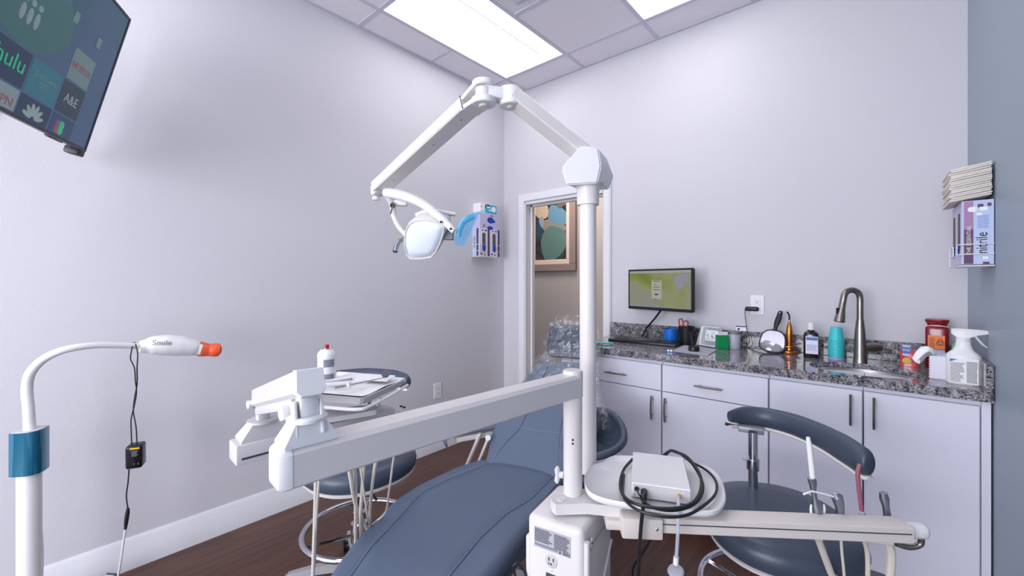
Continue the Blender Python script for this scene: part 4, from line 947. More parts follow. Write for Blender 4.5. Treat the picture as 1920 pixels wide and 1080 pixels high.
# headrest on its glide bar
hb0 = Vector((.055, 1.43, .885)); he = Vector((0, .50, .866)); hn = Vector((0, -.866, .50))
hm = MB(); rr_ = []
for k in range(15):
    l = .205*k/14; w2 = .135*(1-.0*l)*(1-(abs(k-7)/7)**5*.22); th_ = .03*(1-(abs(k-7)/7)**4*.6)
    rr_.append([hb0+Vector((math.copysign(abs(math.cos(a))**.55, math.cos(a))*w2, 0, 0))+he*l+hn*(math.copysign(abs(math.sin(a))**.7, math.sin(a))*th_-.02*(math.cos(a)**2)*0+.012*abs(math.cos(a))**3) for a in [2*PI*j/28 for j in range(28)]])
hm.loft(rr_); hr = part(ch, 'headrest', hm, 'leatherd', world=False, angle=60)
part(hr, 'piping', MB().tube([hb0+Vector((x, 0, 0))+he*.09+hn*(.031+.010*abs(x/.13)**3) for x in [-.12+.24*k/12 for k in range(13)]], .0028, 6), 'seamd', world=False)
part(ch, 'headrest_bar', MB().box((0, 0, 0), (.06, .014, .40), Matrix.Translation(bp(.055, .66, -.075)+Vector((0, .05, .06))) @ Matrix.Rotation(-math.radians(48), 4, 'X')), 'alupaint', world=False)
# left armrest: padded top on a cream hinge bar with two links
A1, A2 = at(850, 814, 2.06), at(936, 792, 2.16); A2.z = A1.z+.004
ad_ = (A2-A1).normalized(); AM = basis(A1, ad_, z=(0, 0, 1)); aL = (A2-A1).length
arm = MB(); rr_ = []
for x, zz, w2 in ((-.038, -.045, .030), (-.044, -.03, .034), (-.040, -.010, .038), (-.02, .003, .04), (.03, .010, .042), (aL*.5, .012, .042), (aL, .010, .038), (aL+.05, .004, .03)):
    th_ = .009
    rr_.append([AM @ Vector((x+ (zz < 0)*math.sin(a)*.004, math.cos(a)*w2, zz+math.sin(a)*th_)) for a in [2*PI*j/16 for j in range(16)]])
arm.loft(rr_); lf = part(ch, 'armrest', arm, 'leather', label='armrest on the far left side of the chair')
part(lf, 'support_bar', MB().box((aL*.5+.02, .0, -.024), (aL+.02, .05, .026), AM, .006), 'cream')
for (u0, v0, u1, v1, tt0) in ((901, 812, 880, 862, 2.08), (917, 820, 900, 862, 2.06)):
    p0 = at(u0, v0, tt0); p1 = at(u1, v1, tt0+.03); p2 = p1+(p1-p0)*.5
    part(lf, 'link', MB().tube([p0, p0.lerp(p1, .4)+Vector((0, 0, .0)), p1, p2], .012, 8, 3, squash=(1, .7)), 'cream')
part(lf, 'pivot', MB().cyl(at(915, 821, 2.02), at(915, 821, 2.07), .013), 'white')
# right elbow wing: padded rim with a slung concave panel
wpx = [(1072, 800, .66), (1098, 776, .675), (1122, 768, .68), (1148, 777, .67), (1164, 795, .655), (1170, 815, .635), (1166, 832, .61), (1148, 846, .59), (1118, 856, .57), (1085, 858, .56), (1062, 840, .59)]
rim = smooth_path([onZ(u, v, z)-Vector((0, 0, 0)) for u, v, z in wpx], 5, True)
wg = part(ch, 'elbow_wing', MB().tube(rim, .017, 12, 0, True), 'leatherd', label='rounded elbow wing on the right side of the chair')
cw = onZ(1112, 815, .545)
def wing(i, j):
    p = rim[i % len(rim)]; f = j/6; q = p.lerp(cw, f); q.z = p.z+(cw.z-p.z)*math.sin(f*PI/2)+.006*math.sin(i*.9)*math.sin(f*PI); return q
wm = MB(); wm.loft([[wing(i, j) for i in range(len(rim))] for j in range(7)], cap=False)
wm.loft([[wing(i, j)-Vector((0, 0, .012)) for i in range(len(rim))] for j in range(7)], cap=False)
part(wg, 'sling_panel', wm, 'leatherd', angle=70)
pr = onZ(1148, 850, .56); part(wg, 'support_rod', MB().cyl(pr-Vector((0, 0, .20)), pr, .006, 10), 'black')

# clear plastic bag drawn over the headrest and upper back
bagc = []
def bag_ring(cx, s, z, hw, d, tilt, n=48, ph=0):
    o = []
    ee = Vector((0, math.cos(tilt), math.sin(tilt)))       # depth direction
    for j in range(n):
        a = 2*PI*j/n; w_ = 1+.05*math.sin(a*9+ph)+.03*math.sin(a*17+ph*2.3)
        c, sn = math.cos(a), math.sin(a)
        o.append(Vector((cx+math.copysign(abs(c)**.75, c)*hw*w_, s, z))+ee*(math.copysign(abs(sn)**.75, sn)*d*w_))
    return o
bag = MB(); prof = [(.055, 1.575, 1.103, .06, .02, -.9), (.06, 1.565, 1.098, .125, .035, -.9), (.065, 1.53, 1.055, .152, .05, -.8), (.07, 1.49, .99, .160, .055, -.75), (.072, 1.44, .92, .175, .06, -.8), (.075, 1.37, .86, .185, .065, -.9), (.08, 1.28, .80, .20, .07, -.95), (.088, 1.19, .745, .225, .075, -1.0), (.095, 1.11, .70, .262, .085, -1.0), (.10, 1.05, .665, .285, .095, -1.0)]
bag.loft([[CHM @ p for p in bag_ring(*q, ph=k*.7)] for k, q in enumerate(prof)], cap=False)
bag.bm.faces.new(bag.bm.verts[:0] or [bag.bm.verts.new(CHM @ p) for p in bag_ring(*prof[0])])
solo('headrest_cover', bag, 'film', 'crinkled clear plastic bag over the headrest of the dental chair', 'plastic cover', angle=80)

# ================================================================== SUPPORT CABINET beside the chair
BZ = .715
cFL, cFR, cBR = onZ(988, 963, BZ), onZ(1093, 997, BZ), onZ(1177, 958, BZ)
bx = (cFR-cFL); bw = bx.length; bx.normalize(); by = Vector((-bx.y, bx.x, 0)); bdp = max((cBR-cFR).dot(by), .2)
BM = basis(Vector((cFL.x, cFL.y, 0)), bx, z=(0, 0, 1))
t = thing('support_cabinet', 'warm grey dental support cabinet with rating label and power socket', 'equipment cabinet', (cFL+bx*bw/2+by*bdp/2)-Vector((0, 0, BZ)))
part(t, 'body', MB().box((bw/2, bdp/2, BZ/2+.01), (bw, bdp, BZ-.02), BM, .016, 4), 'cream')
part(t, 'side_panel', MB().box((bw+.002, bdp*.52, BZ*.47), (.014, bdp*.9, BZ*.88), BM, .006), 'greige')
part(t, 'side_trim', MB().tube([BM @ Vector(p) for p in ((bw+.010, bdp*.05, .42), (bw+.011, bdp*.95, .60))], .004, 8).tube([BM @ Vector(p) for p in ((bw+.006, .012, BZ-.03), (bw+.006, .006, .08))], .007, 8), 'cream')
kn = onpl(1111, 1019, BM @ Vector((bw+.01, 0, 0)), bx); kl = BM.inverted() @ kn
part(t, 'lock_recess', MB().ball((bw+.0075, kl.y, kl.z), .013, BM, 16, (.25, .75, 1.1)), 'white'); part(t, 'lock', MB().ball((bw+.011, kl.y-.004, kl.z+.004), .004, BM, 10, (.4, 1, 1)), 'nickel')
part(t, 'left_panel', MB().box((-.004, bdp*.5, BZ*.46), (.012, bdp*.9, BZ*.9), BM, .005), 'cream')
part(t, 'floor_plinth', MB().box((bw/2, bdp/2, .012), (bw+.03, bdp+.03, .024), BM, .006), 'greige')
def bl(u, v): p = BM.inverted() @ onpl(u, v, BM @ Vector((0, 0, 0)), by); return (p.x, p.z)
FM = BM @ Matrix.Rotation(PI/2, 4, 'X')      # x across, y up, z toward the viewer
a0, a1 = bl(1002, 985), bl(1070, 1047); lx0, lz1, lx1, lz0 = a0[0], a0[1], a1[0], a1[1]
lb = part(t, 'rating_label', MB().box(((lx0+lx1)/2, (lz0+lz1)/2, .0008), (lx1-lx0, lz1-lz0, .001), FM), 'label')
lp = MB(); w_ = lx1-lx0; h_ = lz1-lz0
lines(lp, FM @ Matrix.Translation((0, 0, .0015)), lx0+.002, lx0+w_*.52, lz0+h_*.28, lz1-.003, 9, .45, .25); lines(lp, FM @ Matrix.Translation((0, 0, .0015)), lx0+w_*.56, lx1-.002, lz0+h_*.2, lz1-.004, 11, .45, .2)
part(lb, 'small_print', lp, 'textk'); part(lb, 'grey_bar', MB().box((lx0+w_*.34, lz0+h_*.14, .0016), (w_*.64, h_*.1, .0006), FM), 'textg')
text(lb, 'lettering', 'a·dec', .015, FM @ Matrix.Translation((lx1-.016, lz0+.007, .0016)), 'textk')
ou = bl(1034, 1052)
rc = part(t, 'receptacle', MB().ball((ou[0], ou[1], .0), .0185, FM, 20, (.95, 1, .12)), 'greyp')
part(rc, 'slots', MB().box((ou[0]-.006, ou[1]+.005, .0026), (.0022, .009, .001), FM).box((ou[0]+.006, ou[1]+.005, .0026), (.0022, .008, .001), FM), 'black'); part(rc, 'ground_hole', MB().ball((ou[0], ou[1]-.007, .002), .0025, FM, 8), 'black'); part(rc, 'green_dot', MB().ball((ou[0]-.007, ou[1]-.007, .002), .0025, FM, 8), 'green')
part(t, 'power_inlet', MB().box((ou[0], ou[1]-.045, .001), (.030, .024, .004), FM, .0015), 'darkg'); part(t, 'screw', MB().ball((ou[0], ou[1]-.024, .001), .003, FM, 8), 'white')
# coiled dark cable at the foot of the cabinet
cp = BM @ Vector((-.06, -.02, .42)); 
cpl = [at(966, 1080, 1.12), at(962, 1062, 1.12), at(970, 1056, 1.12), at(980, 1066, 1.12), at(986, 1080, 1.12), at(985, 1110, 1.12), at(975, 1130, 1.13), at(966, 1110, 1.13)]
part(t, 'coiled_cable', MB().tube(cpl, .0032, 8, 5, True), 'black', label='black cable loop at the left side')

# mounting bracket, arm post and the long instrument arm
q2 = at(1074, 700, 1.15); P2 = Vector((q2.x, q2.y, 0)); q1 = at(1102.5, 700, 1.30); P1 = Vector((q1.x, q1.y, 0))
AD = Vector((-.081, -.997, 0)).normalized()
t = thing('delivery_unit', 'long white delivery unit beam reaching from its post to the instrument head at left', 'dental delivery arm', P2+Vector((0, 0, .722)))
poly = [(1032, 930), (1035, 940), (1042, 946), (1100, 944), (1165, 950), (1200, 940), (1190, 925), (1120, 915), (1060, 918), (1040, 923)]
part(t, 'bracket', MB().prism([onZ(u, v, .75).xy for u, v in poly], .722, .75), 'cream')
bc = onZ(1052, 936, .75); part(t, 'bracket_cap', MB().cyl(bc, bc+Vector((0, 0, .0015)), .012, 20), 'white')
po = part(t, 'post', MB().tube([P2+Vector((0, 0, z)) for z in (.75, 1.016)], .0258, 28), 'cream')
for z in (.905, .895):
    hp = P2+Vector((0, 0, z)); dv = (Vector((0, 0, 0))-P2); dv.z = 0; dv.normalize(); part(po, 'hole', MB().ball(hp+dv*.0250, .0032, seg=8), 'black')
kb = P2-RT*.027+Vector((0, 0, .80))-Vector((0, 0, 0)); 
kn = part(t, 'knob', MB().cyl(kb, kb-RT*.012, .009, 14).tube([kb-RT*.016+Vector((0, 0, z)) for z in (-.023, -.015, 0, .015, .023)], [.004, .009, .006, .009, .004], 10, squash=(1, .7)), 'white')
hub = part(t, 'hub', MB().tube([P2+Vector((0, 0, z)) for z in (1.017, 1.082, 1.088)], [.0275, .0275, .0245], 28), 'cream')
AMx = basis(P2+Vector((0, 0, 1.018)), AD, z=(0, 0, 1)); AL = .735
sec = [(-.028, .004), (-.024, 0), (.024, 0), (.028, .004), (.028, .052), (.022, .060), (-.022, .060), (-.028, .052)]
part(t, 'beam', MB().loft([[AMx @ Vector((x, y, z)) for y, z in sec] for x in (.0, AL-.016)]), 'cream')
part(t, 'end_cap', MB().loft([[AMx @ Vector((x, y*k, .030+(z-.030)*k)) for y, z in sec] for x, k in ((AL-.0155, 1.02), (AL-.004, 1.02), (AL+.003, .90))]), 'white')
def frustum(mb, m, lx, ly, tx, ty, h, bv=0): return mb.loft([[m @ Vector((sx*a, sy*b, z)) for sx, sy in ((-1, -1), (1, -1), (1, 1), (-1, 1))] for a, b, z in ((lx, ly, 0), (lx, ly, .004), (tx, ty, h))])
pc_ = P2+AD*.69+Vector((0, 0, 1.0785)); PM = basis(pc_, AD, z=(0, 0, 1))
part(t, 'pedestal', frustum(MB(), PM, .040, .026, .022, .018, .034), 'white')
part(t, 'knuckle', MB().lathe([(.030, .033), (.030, .038), (.026, .041), (.0, .041)], PM, 24).box((0, 0, .062), (.030, .030, .05), PM, .006), 'white')
# second, slanted link to the instrument head
K1 = pc_+Vector((-.006, .0, .088)); K2 = Vector((-1.07, .352, 1.062))
FD = (K2-K1).normalized(); KM_ = basis(K1, FD, z=(0, 0, 1)); FL_ = (K2-K1).length
part(t, 'link_arm', MB().loft([[KM_ @ Vector((x, y*k, z*k2)) for y, z in ((-.016, -.022), (.016, -.022), (.023, -.014), (.021, .022), (-.021, .022), (-.023, -.014))] for x, k, k2 in ((-.02, .93, .93), (FL_*.5, .93, .92), (FL_*.98, .9, .9))]), 'greyp')
part(t, 'link_end_cover', MB().loft([[KM_ @ Vector((x, y*k, z*k)) for y, z in ((-.016, -.023), (.016, -.023), (.024, -.014), (.022, .023), (-.022, .023), (-.024, -.014))] for x, k in ((-.032, .86), (-.028, .93), (-.020, .96))]), 'white')
part(t, 'link_shroud', MB().box((FL_*.5, 0, -.028), (FL_*.86, .036, .018), KM_, .004), 'greyp')
part(t, 'pivot_knob', MB().cyl(K1+Vector((-.02, -.030, -.045)), K1+Vector((-.02, -.012, -.045)), .011), 'white'); part(t, 'pivot_knob', MB().cyl(K2+Vector((0, -.028, -.01)), K2+Vector((0, -.012, -.01)), .009), 'white')
part(t, 'pivot_fork', MB().box((.0, -.019, -.052), (.022, .006, .055), KM_, .002).box((.0, .019, -.052), (.022, .006, .055), KM_, .002), 'white')
p3 = Vector((K2.x+.01, K2.y, .978)); PM3 = basis(p3, AD, z=(0, 0, 1))
part(t, 'far_pedestal', frustum(MB(), PM3, .048, .030, .024, .02, .034), 'greyp')
part(t, 'far_knuckle', MB().lathe([(.032, .033), (.032, .038), (.0, .040)], PM3, 24).box((0, 0, .056), (.026, .026, .045), PM3, .005), 'greyp')
part(t, 'hose_bundle', MB().ball((p3.x+.004, p3.y-.008, p3.z+.072), .013, seg=12), 'olive')
# instrument head below the tray
HM2 = basis(Vector((K2.x+.01, K2.y-.06, .94)), Vector((.05, 1, 0)), z=(0, 0, 1))
hd = t
part(hd, 'side_bar', MB().box((.19, .0, .016), (.38, .062, .044), HM2, .004), 'greyp'); part(hd, 'groove', MB().box((.19, -.0315, .008), (.36, .002, .004), HM2), 'darkg')
part(hd, 'instrument_head', MB().box((.27, -.01, -.012), (.30, .22, .06), HM2, .014), 'greyp')
part(hd, 'tray_bracket', MB().prism([(.12, -.03), (.30, -.07), (.34, -.02), (.14, .05)], .046, .058, HM2), 'greyp')
cr = onZ(703, 772, .98); part(hd, 'instrument_tip', MB().cyl(cr, cr+Vector((.012, .01, .035)), .005, 12), 'chrome', label='chrome handpiece tip standing up'); 
cr2 = onZ(752, 763, .97); part(hd, 'valve_dots', MB().cyl(cr2, cr2+Vector((0, 0, .004)), .004, 8).cyl(cr2+Vector((.015, 0, 0)), cr2+Vector((.015, 0, .004)), .004, 8), 'black')
hz = [([(590, 850, 1.20), (592, 905, 1.21), (590, 985, 1.24), (587, 1078, 1.27), (589, 1130, 1.30)], .0052),
      ([(604, 850, 1.20), (598, 900, 1.21), (592, 985, 1.24), (590, 1050, 1.27), (592, 1130, 1.30)], .0042),
      ([(652, 850, 1.22), (658, 900, 1.24), (668, 950, 1.32), (690, 995, 1.43), (715, 1040, 1.52)], .0060),
      ([(662, 850, 1.24), (666, 900, 1.26), (667, 960, 1.33), (667, 1010, 1.42), (670, 1060, 1.5)], .0056),
      ([(673, 850, 1.22), (680, 905, 1.25), (688, 960, 1.34), (695, 990, 1.45), (705, 1040, 1.5)], .0034),
      ([(684, 850, 1.24), (680, 900, 1.27), (676, 960, 1.33), (676, 1000, 1.42), (680, 1050, 1.5)], .0052),
      ([(708, 840, 1.24), (702, 880, 1.26), (696, 930, 1.34), (694, 975, 1.43), (700, 1040, 1.52)], .0050),
      ([(738, 835, 1.26), (735, 880, 1.30), (728, 930, 1.38), (722, 962, 1.45), (690, 1010, 1.52)], .0034)]
for pts, r in hz:
    pp = [at(*q) for q in pts]; top = Vector((pp[0].x*.55+(-1.08)*.45, pp[0].y*.6+.60*.4, .925)); part(hd, 'hose', MB().tube([top]+pp+[pp[-1].lerp(CHM @ Vector((-.14, .30, .10)), .5)-Vector((0, 0, .10)), CHM @ Vector((-.14, .30, .10))], r, 8, 6), 'hose')
# instrument tray, holder rail and what lies on it
TRZ = 1.045
tq = [Vector((-1.013, .705)), Vector((-.924, .523)), Vector((-1.13, .425)), Vector((-1.235, .62))]
tcx = sum((q for q in tq), Vector((0, 0)))/4
def tpt(a, b, z=0): p = tq[2].lerp(tq[1], a).lerp(tq[3].lerp(tq[0], a), b); return Vector((p.x, p.y, TRZ+z))
rail = smooth_path([tpt(-.02, -.04, -.018), tpt(.5, -.07, -.018), tpt(.95, -.05, -.018), tpt(1.04, .1, -.016), tpt(1.05, .6, -.012), tpt(1.03, 1.0, -.010)], 6)
part(hd, 'tray_rail', MB().tube(rail, .0042, 8), 'white')
t = thing('instrument_tray', 'white paper-lined instrument tray on the delivery unit holding a spray can', 'tray', (tcx.x, tcx.y, TRZ))
part(t, 'tray', MB().loft([[tpt(.5+(a-.5)*k, .5+(b-.5)*k, z) for a, b in ((0.03, 0), (.97, 0), (1, .03), (1, .97), (.97, 1), (.03, 1), (0, .97), (0, .03))] for k, z in ((.9, -.012), (.92, -.013), (1.0, .006), (1.02, .007), (1.0, .008), (.94, -.006), (.90, -.0075))]), 'greyp')
part(t, 'paper_liner', MB().grid(lambda u, v: tpt(-.01+1.0*u, .0+1.0*v, .007+.004*math.sin(u*5+v*3)*math.sin(v*6)+(.004 if min(u, v, 1-u, 1-v) < .05 else 0)), 14, 14), 'paper')
can = tpt(.12, .80); 
q = onZ(613, 716, TRZ+.01); can = Vector((q.x, q.y, TRZ+.010))
t = thing('spray_can', 'white aerosol can with red nozzle standing on the instrument tray', 'spray can', can)
Mc = Matrix.Translation(can) @ Matrix.Scale(.98, 4)
bd = part(t, 'body', MB().lathe([(.023, 0), (.0245, .002), (.0245, .070), (.0250, .072), (.0250, .078), (.0235, .082), (.017, .090), (.0150, .092)], Mc, 28), 'white')
part(t, 'collar', MB().lathe([(.0135, .090), (.0138, .093), (.0105, .0955), (0, .0955)], Mc, 20), 'steel'); part(t, 'nozzle', MB().box((0, 0, .0995), (.009, .009, .010), Mc, .001), 'red')
LMc = Mc @ Matrix.Rotation(ANG-.05, 4, 'Z')
def curved(mb, m, r, a0, a1, z0, z1):
    n = 8; mb.loft([[m @ Vector((r*math.sin(a0+(a1-a0)*k/n), -r*math.cos(a0+(a1-a0)*k/n), z)) for k in range(n+1)] for z in (z0, z1)], close=False, cap=False); return mb
part(bd, 'small_print', curved(curved(MB(), LMc, .0249, .1, 1.3, .045, .066), LMc, .0249, .1, 1.3, .010, .026), 'textg'); part(bd, 'blue_mark', curved(MB(), LMc, .0249, -1.3, -1.0, .052, .062), 'textb')
# loose items on the tray
tl_ = [('paper_pouch', 'paper', [(.02, .25), (.55, .35), (.52, .62), (.0, .55)], .018, 'white sterilisation pouch lying on the instrument tray', 'pouch'), ('paper_napkin', 'paper', [(.3, .5), (.95, .62), (.9, .92), (.25, .85)], .016, 'folded white napkin at the back of the instrument tray', 'napkin')]
for nm, mt, pl, z, lab, cat in tl_:
    mb = MB(); mb.prism([tpt(a, b).xy for a, b in pl], TRZ+z, TRZ+z+.0035, inset=.03); solo(nm, mb, mt, lab, cat)
m0, m1 = tpt(.60, .08, .020), tpt(.93, .62, .028)
t = thing('mouth_mirror', 'small round dental mouth mirror sticking up from the tray edge', 'dental mirror', m0)
part(t, 'handle', MB().tube([m0, m0.lerp(m1, .6), m1], [.0022, .0022, .0012], 8), 'steel'); part(t, 'mirror_head', MB().cyl(m1+Vector((.002, -.001, .010)), m1+Vector((.004, -.003, .0105)), .011, 20), 'mirror')
solo('dental_probe', MB().tube([tpt(.05, .15, .022), tpt(.45, .30, .024), tpt(.60, .42, .027)], [.0028, .0026, .0034], 8), 'steel', 'thin steel dental probe lying across the pouch on the tray', 'dental probe')
solo('plastic_syringe', MB().tube([tpt(.35, .10, .022), tpt(.78, .45, .023)], .005, 10).tube([tpt(.78, .45, .023), tpt(.85, .52, .024)], .0018, 8).cyl(tpt(.70, .20, .020), tpt(.70, .20, .032), .006), 'white', 'white plastic syringe near the front of the instrument tray', 'syringe')

# ================================================================== OPERATING LIGHT on its post
t = thing('operating_light', 'white dental operating light on folding arms above the chair', 'dental light', P1+Vector((0, 0, .74)))
part(t, 'post', MB().tube([P1+Vector((0, 0, z)) for z in (.74, 1.60)], .0256, 32), 'cream')
part(t, 'collar', MB().lathe([(.0335, 1.567), (.034, 1.572), (.034, 1.605), (.038, 1.625), (.048, 1.632)], Matrix.Translation(P1), 32), 'cream')
f_ = [(1052, 317), (1064, 300), (1090, 273), (1122, 277), (1127, 312), (1120, 343), (1062, 347)]; b_ = [(1078, 322), (1086, 305), (1108, 279), (1138, 297), (1151, 332), (1142, 356), (1085, 356)]
hb_ = MB(); fr_ = [at(u, v, 1.245) for u, v in f_]; bk_ = [at(u, v, 1.36) for u, v in b_]
hb_.loft([fr_, bk_]); bmesh.ops.bevel(hb_.bm, geom=list(hb_.bm.edges), offset=.004, segments=2, affect='EDGES')
part(t, 'shoulder_housing', hb_, 'white', angle=30)
S1, E1 = at(1092, 288, 1.31), at(957, 180, 1.235)
def beam(par, name, p0, p1, w, h, m, ch=.006, e0=0, e1=0):
    d = (p1-p0).normalized(); Mx = basis(p0-d*e0, d, z=(0, 0, 1)); L_ = (p1-p0).length+e0+e1
    sec = [(-w/2+ch, -h/2), (w/2-ch, -h/2), (w/2, -h/2+ch), (w/2, h/2-ch), (w/2-ch, h/2), (-w/2+ch, h/2), (-w/2, h/2-ch), (-w/2, -h/2+ch)]
    return part(par, name, MB().loft([[Mx @ Vector((x, y, z)) for y, z in sec] for x in (0, L_)]), m, angle=30), Mx, L_
a1_, _, _ = beam(t, 'lower_arm', S1, E1, .070, .038, 'cream', .004)
part(t, 'set_screw', MB().cyl(at(1090, 266, 1.30), at(1088, 262, 1.30), .005, 10), 'black')
KL, KR = at(907, 174, 1.215), at(957, 181, 1.235)
def vcyl(c, z0, z1, r, mb=None, bev=.003): return (mb or MB()).lathe([(r-bev, z0), (r, z0+bev), (r, z1-bev), (r-bev, z1)], Matrix.Translation(c), 28)
kn = part(t, 'elbow_link', MB().box((.039, 0, -.001), ((KR-KL).length, .044, .034), basis(KL, KR-KL, z=(0, 0, 1)), .004), 'white')
part(t, 'elbow_cap', vcyl(KR, -.030, .022, .034), 'white'); part(t, 'elbow_cap', vcyl(KL, .015, .032, .034), 'white'); part(t, 'elbow_cap', vcyl(KL, -.036, -.016, .036), 'white'); part(t, 'elbow_pin', vcyl(KL, -.041, .034, .014), 'cream'); part(t, 'elbow_core', vcyl(KL, -.014, .013, .024), 'cream')
part(t, 'elbow_pin', vcyl(KR, -.034, .024, .010), 'cream')
E2 = at(712, 352, 1.62); d2 = (E2-KL).normalized()
beam(t, 'elbow_fork', KL+Vector((0, 0, .022))+d2*.0, KL+Vector((0, 0, .012))+d2*.075, .064, .012, 'white', .002)
beam(t, 'elbow_fork', KL+Vector((0, 0, -.025)), KL+Vector((0, 0, -.014))+d2*.075, .064, .014, 'cream', .002)
ua, UM, UL = beam(t, 'upper_arm', KL+d2*.062, E2, .068, .040, 'cream', .004)
part(ua, 'joint_line', MB().box((.002, 0, 0), (.003, .0695, .0415), UM), 'darkg')
part(ua, 'screw', MB().ball((.05, 0, -.0195), .004, UM, 8, (1, 1, .4)).ball((.20, 0, -.0195), .004, UM, 8, (1, 1, .4)).ball((UL-.10, 0, -.0195), .004, UM, 8, (1, 1, .4)).ball((UL-.05, 0, -.0195), .004, UM, 8, (1, 1, .4)), 'silver')
part(t, 'wrist', MB().box((.012, 0, -.004), (.040, .048, .040), basis(E2, d2, z=(0, 0, 1)), .006), 'cream')
part(t, 'wrist_knob', MB().cyl(E2+d2*.03+Vector((0, 0, -.035)), E2+d2*.03+Vector((0, 0, -.022)), .014).cyl(E2+d2*.03, E2+d2*.05, .012), 'white')
yk = [(722, 360, 1.61), (745, 364, 1.59), (768, 371, 1.57), (795, 384, 1.56), (818, 402, 1.55), (838, 420, 1.545), (851, 434, 1.54)]
yo = part(t, 'yoke', MB().tube([at(*q) for q in yk], [.020, .019, .017, .016, .015, .013, .010], 12, 5, squash=(.8, 1)), 'white')
yl = [(728, 366, 1.62), (736, 382, 1.64), (738, 402, 1.66), (747, 424, 1.66), (761, 441, 1.65)]
part(t, 'yoke', MB().tube([at(*q) for q in yl], [.017, .014, .0115, .010, .008], 12, 5), 'cream')
part(t, 'switch_block', MB().box((0, 0, 0), (.048, .03, .022), basis(at(752, 381, 1.62), RT, z=(0, 0, 1)), .004), 'cream')
part(t, 'toggle_switch', MB().cyl(at(737, 383, 1.60), at(736, 386, 1.59), .010, 14).tube([at(737, 385, 1.59), at(732, 401, 1.585)], .003, 8), 'nickel')
LC = at(795, 447, 1.60); ln_ = ((O3-LC).normalized()*1.0-RT*.38+Vector((0, 0, -.45))).normalized()
lens = [(758, 450), (760, 434), (766, 420), (776, 413), (796, 410), (815, 413), (830, 419), (834, 424), (832, 438), (826, 456), (818, 472), (809, 482), (790, 485), (770, 485), (763, 478), (759, 464)]
LP = [onpl(u, v, LC, ln_) for u, v in lens]; lc = sum(LP, Vector())/len(LP)
def lr(k, n): return [lc+(p-lc)*k+ln_*n for p in LP]
part(t, 'lens', MB().loft([lr(.925, .002), lr(.905, .006), lr(.6, .012), lr(.2, .014)]), 'lens', angle=80)
bkd = RT*.010+Vector((0, 0, .012))
part(t, 'head_shell', MB().loft([lr(.92, .001), lr(.945, .007), lr(1.0, .007), lr(1.03, -.002), lr(1.05, -.018), [p+bkd for p in lr(1.0, -.045)], [p+bkd*1.6 for p in lr(.78, -.075)], [p+bkd*2 for p in lr(.4, -.092)]]), 'cream', angle=50)
hood = [at(780, 404, 1.62), at(800, 398, 1.62), at(825, 399, 1.62), at(855, 402, 1.62)]
part(t, 'hood', MB().tube(hood, [.010, .015, .016, .008], 12, 4, squash=(1.6, .8)), 'white')
part(t, 'side_bracket', MB().box((0, 0, 0), (.04, .04, .030), basis(at(841, 440, 1.61), RT, y=(.1, .1, 1)), .004), 'midg')
part(t, 'bolt', MB().ball(at(827, 416, 1.53), .005, seg=8), 'darkg'); part(t, 'bolt', MB().ball(at(845, 429, 1.52), .005, seg=8), 'darkg')
part(t, 'grip', MB().tube([at(741, 472, 1.60), at(743, 462, 1.61), at(749, 452, 1.62), at(760, 447, 1.63)], [.010, .0095, .0085, .006], 12, 5), 'silver', label='bare silver grip on the left of the lamp head')
part(t, 'grip', MB().tube([at(860, 444, 1.56), at(862, 430, 1.56), at(870, 415, 1.565), at(888, 405, 1.57)], [.010, .0105, .011, .011], 12, 5), 'bluehandle', label='right grip seen through blue film')
fp = [(852, 457), (855, 438), (864, 418), (876, 404), (893, 397), (912, 393), (912, 397), (896, 403), (888, 422), (878, 444), (868, 462), (860, 461)]
fc = at(872, 430, 1.56); fn = ((O3-fc).normalized()+RT*.2).normalized(); FPn = [onpl(u, v, fc, fn) for u, v in fp]
fm = MB(); fm.loft([[p+fn*.012 for p in FPn], [p-fn*.012 for p in FPn]], cap=True)
solo('barrier_film', fm, 'bluefilm', 'translucent blue barrier film wrapped on the right grip of the dental light', 'film')

# ================================================================== SERVICE TRAY, white box and its cables
SZ = .775
sp_ = [(1097, 890), (1096, 910), (1108, 927), (1145, 940), (1200, 948), (1290, 958), (1335, 960), (1354, 950), (1361, 932), (1353, 900), (1335, 880), (1305, 869), (1260, 861), (1205, 857), (1160, 855), (1142, 858), (1128, 868), (1108, 874)]
SP = [onZ(u, v, SZ).xy for u, v in sp_]; sps = [Vector(p).to_2d() for p in [q.xy for q in smooth_path([Vector((p.x, p.y, 0)) for p in SP], 3, True)]]
t = thing('service_tray', 'white rounded plastic service tray behind the arm post', 'tray', (sum(p.x for p in SP)/len(SP), sum(p.y for p in SP)/len(SP), SZ-.014))
sc_ = sum(sps, Vector((0, 0)))/len(sps)
def tr2(k, z): return [Vector((sc_.x+(p.x-sc_.x)*k, sc_.y+(p.y-sc_.y)*k, z)) for p in sps]
part(t, 'tray', MB().loft([tr2(.95, SZ-.016), tr2(.98, SZ-.014), tr2(1, SZ-.006), tr2(1, SZ+.001), tr2(.985, SZ+.003), tr2(.965, SZ), tr2(.94, SZ-.004), tr2(.5, SZ-.005)]), 'white', angle=50)
part(t, 'tray_stem', MB().box((sc_.x-.03, sc_.y, SZ-.03), (.05, .05, .03), I4, .005), 'greyp')
c0, c1, c2, c3 = onZ(1184.5, 904, .812), onZ(1295.6, 919, .812), onZ(1268, 853, .812), onZ(1192.6, 846, .812)
wx = (c1-c0); ww = wx.length; wx.normalize(); WM = basis(Vector((c0.x, c0.y, .7725)), wx, z=(0, 0, 1)); wd = (c3-c0).length*.97
t = thing('camera_control_box', 'white metal control box ringed by black cable on the service tray', 'control box', WM @ Vector((ww/2, wd/2, 0)), WM.to_euler().z)
part(t, 'case', MB().box((ww/2, wd/2, .021), (ww, wd, .037), WM, .0015, 1), 'white')
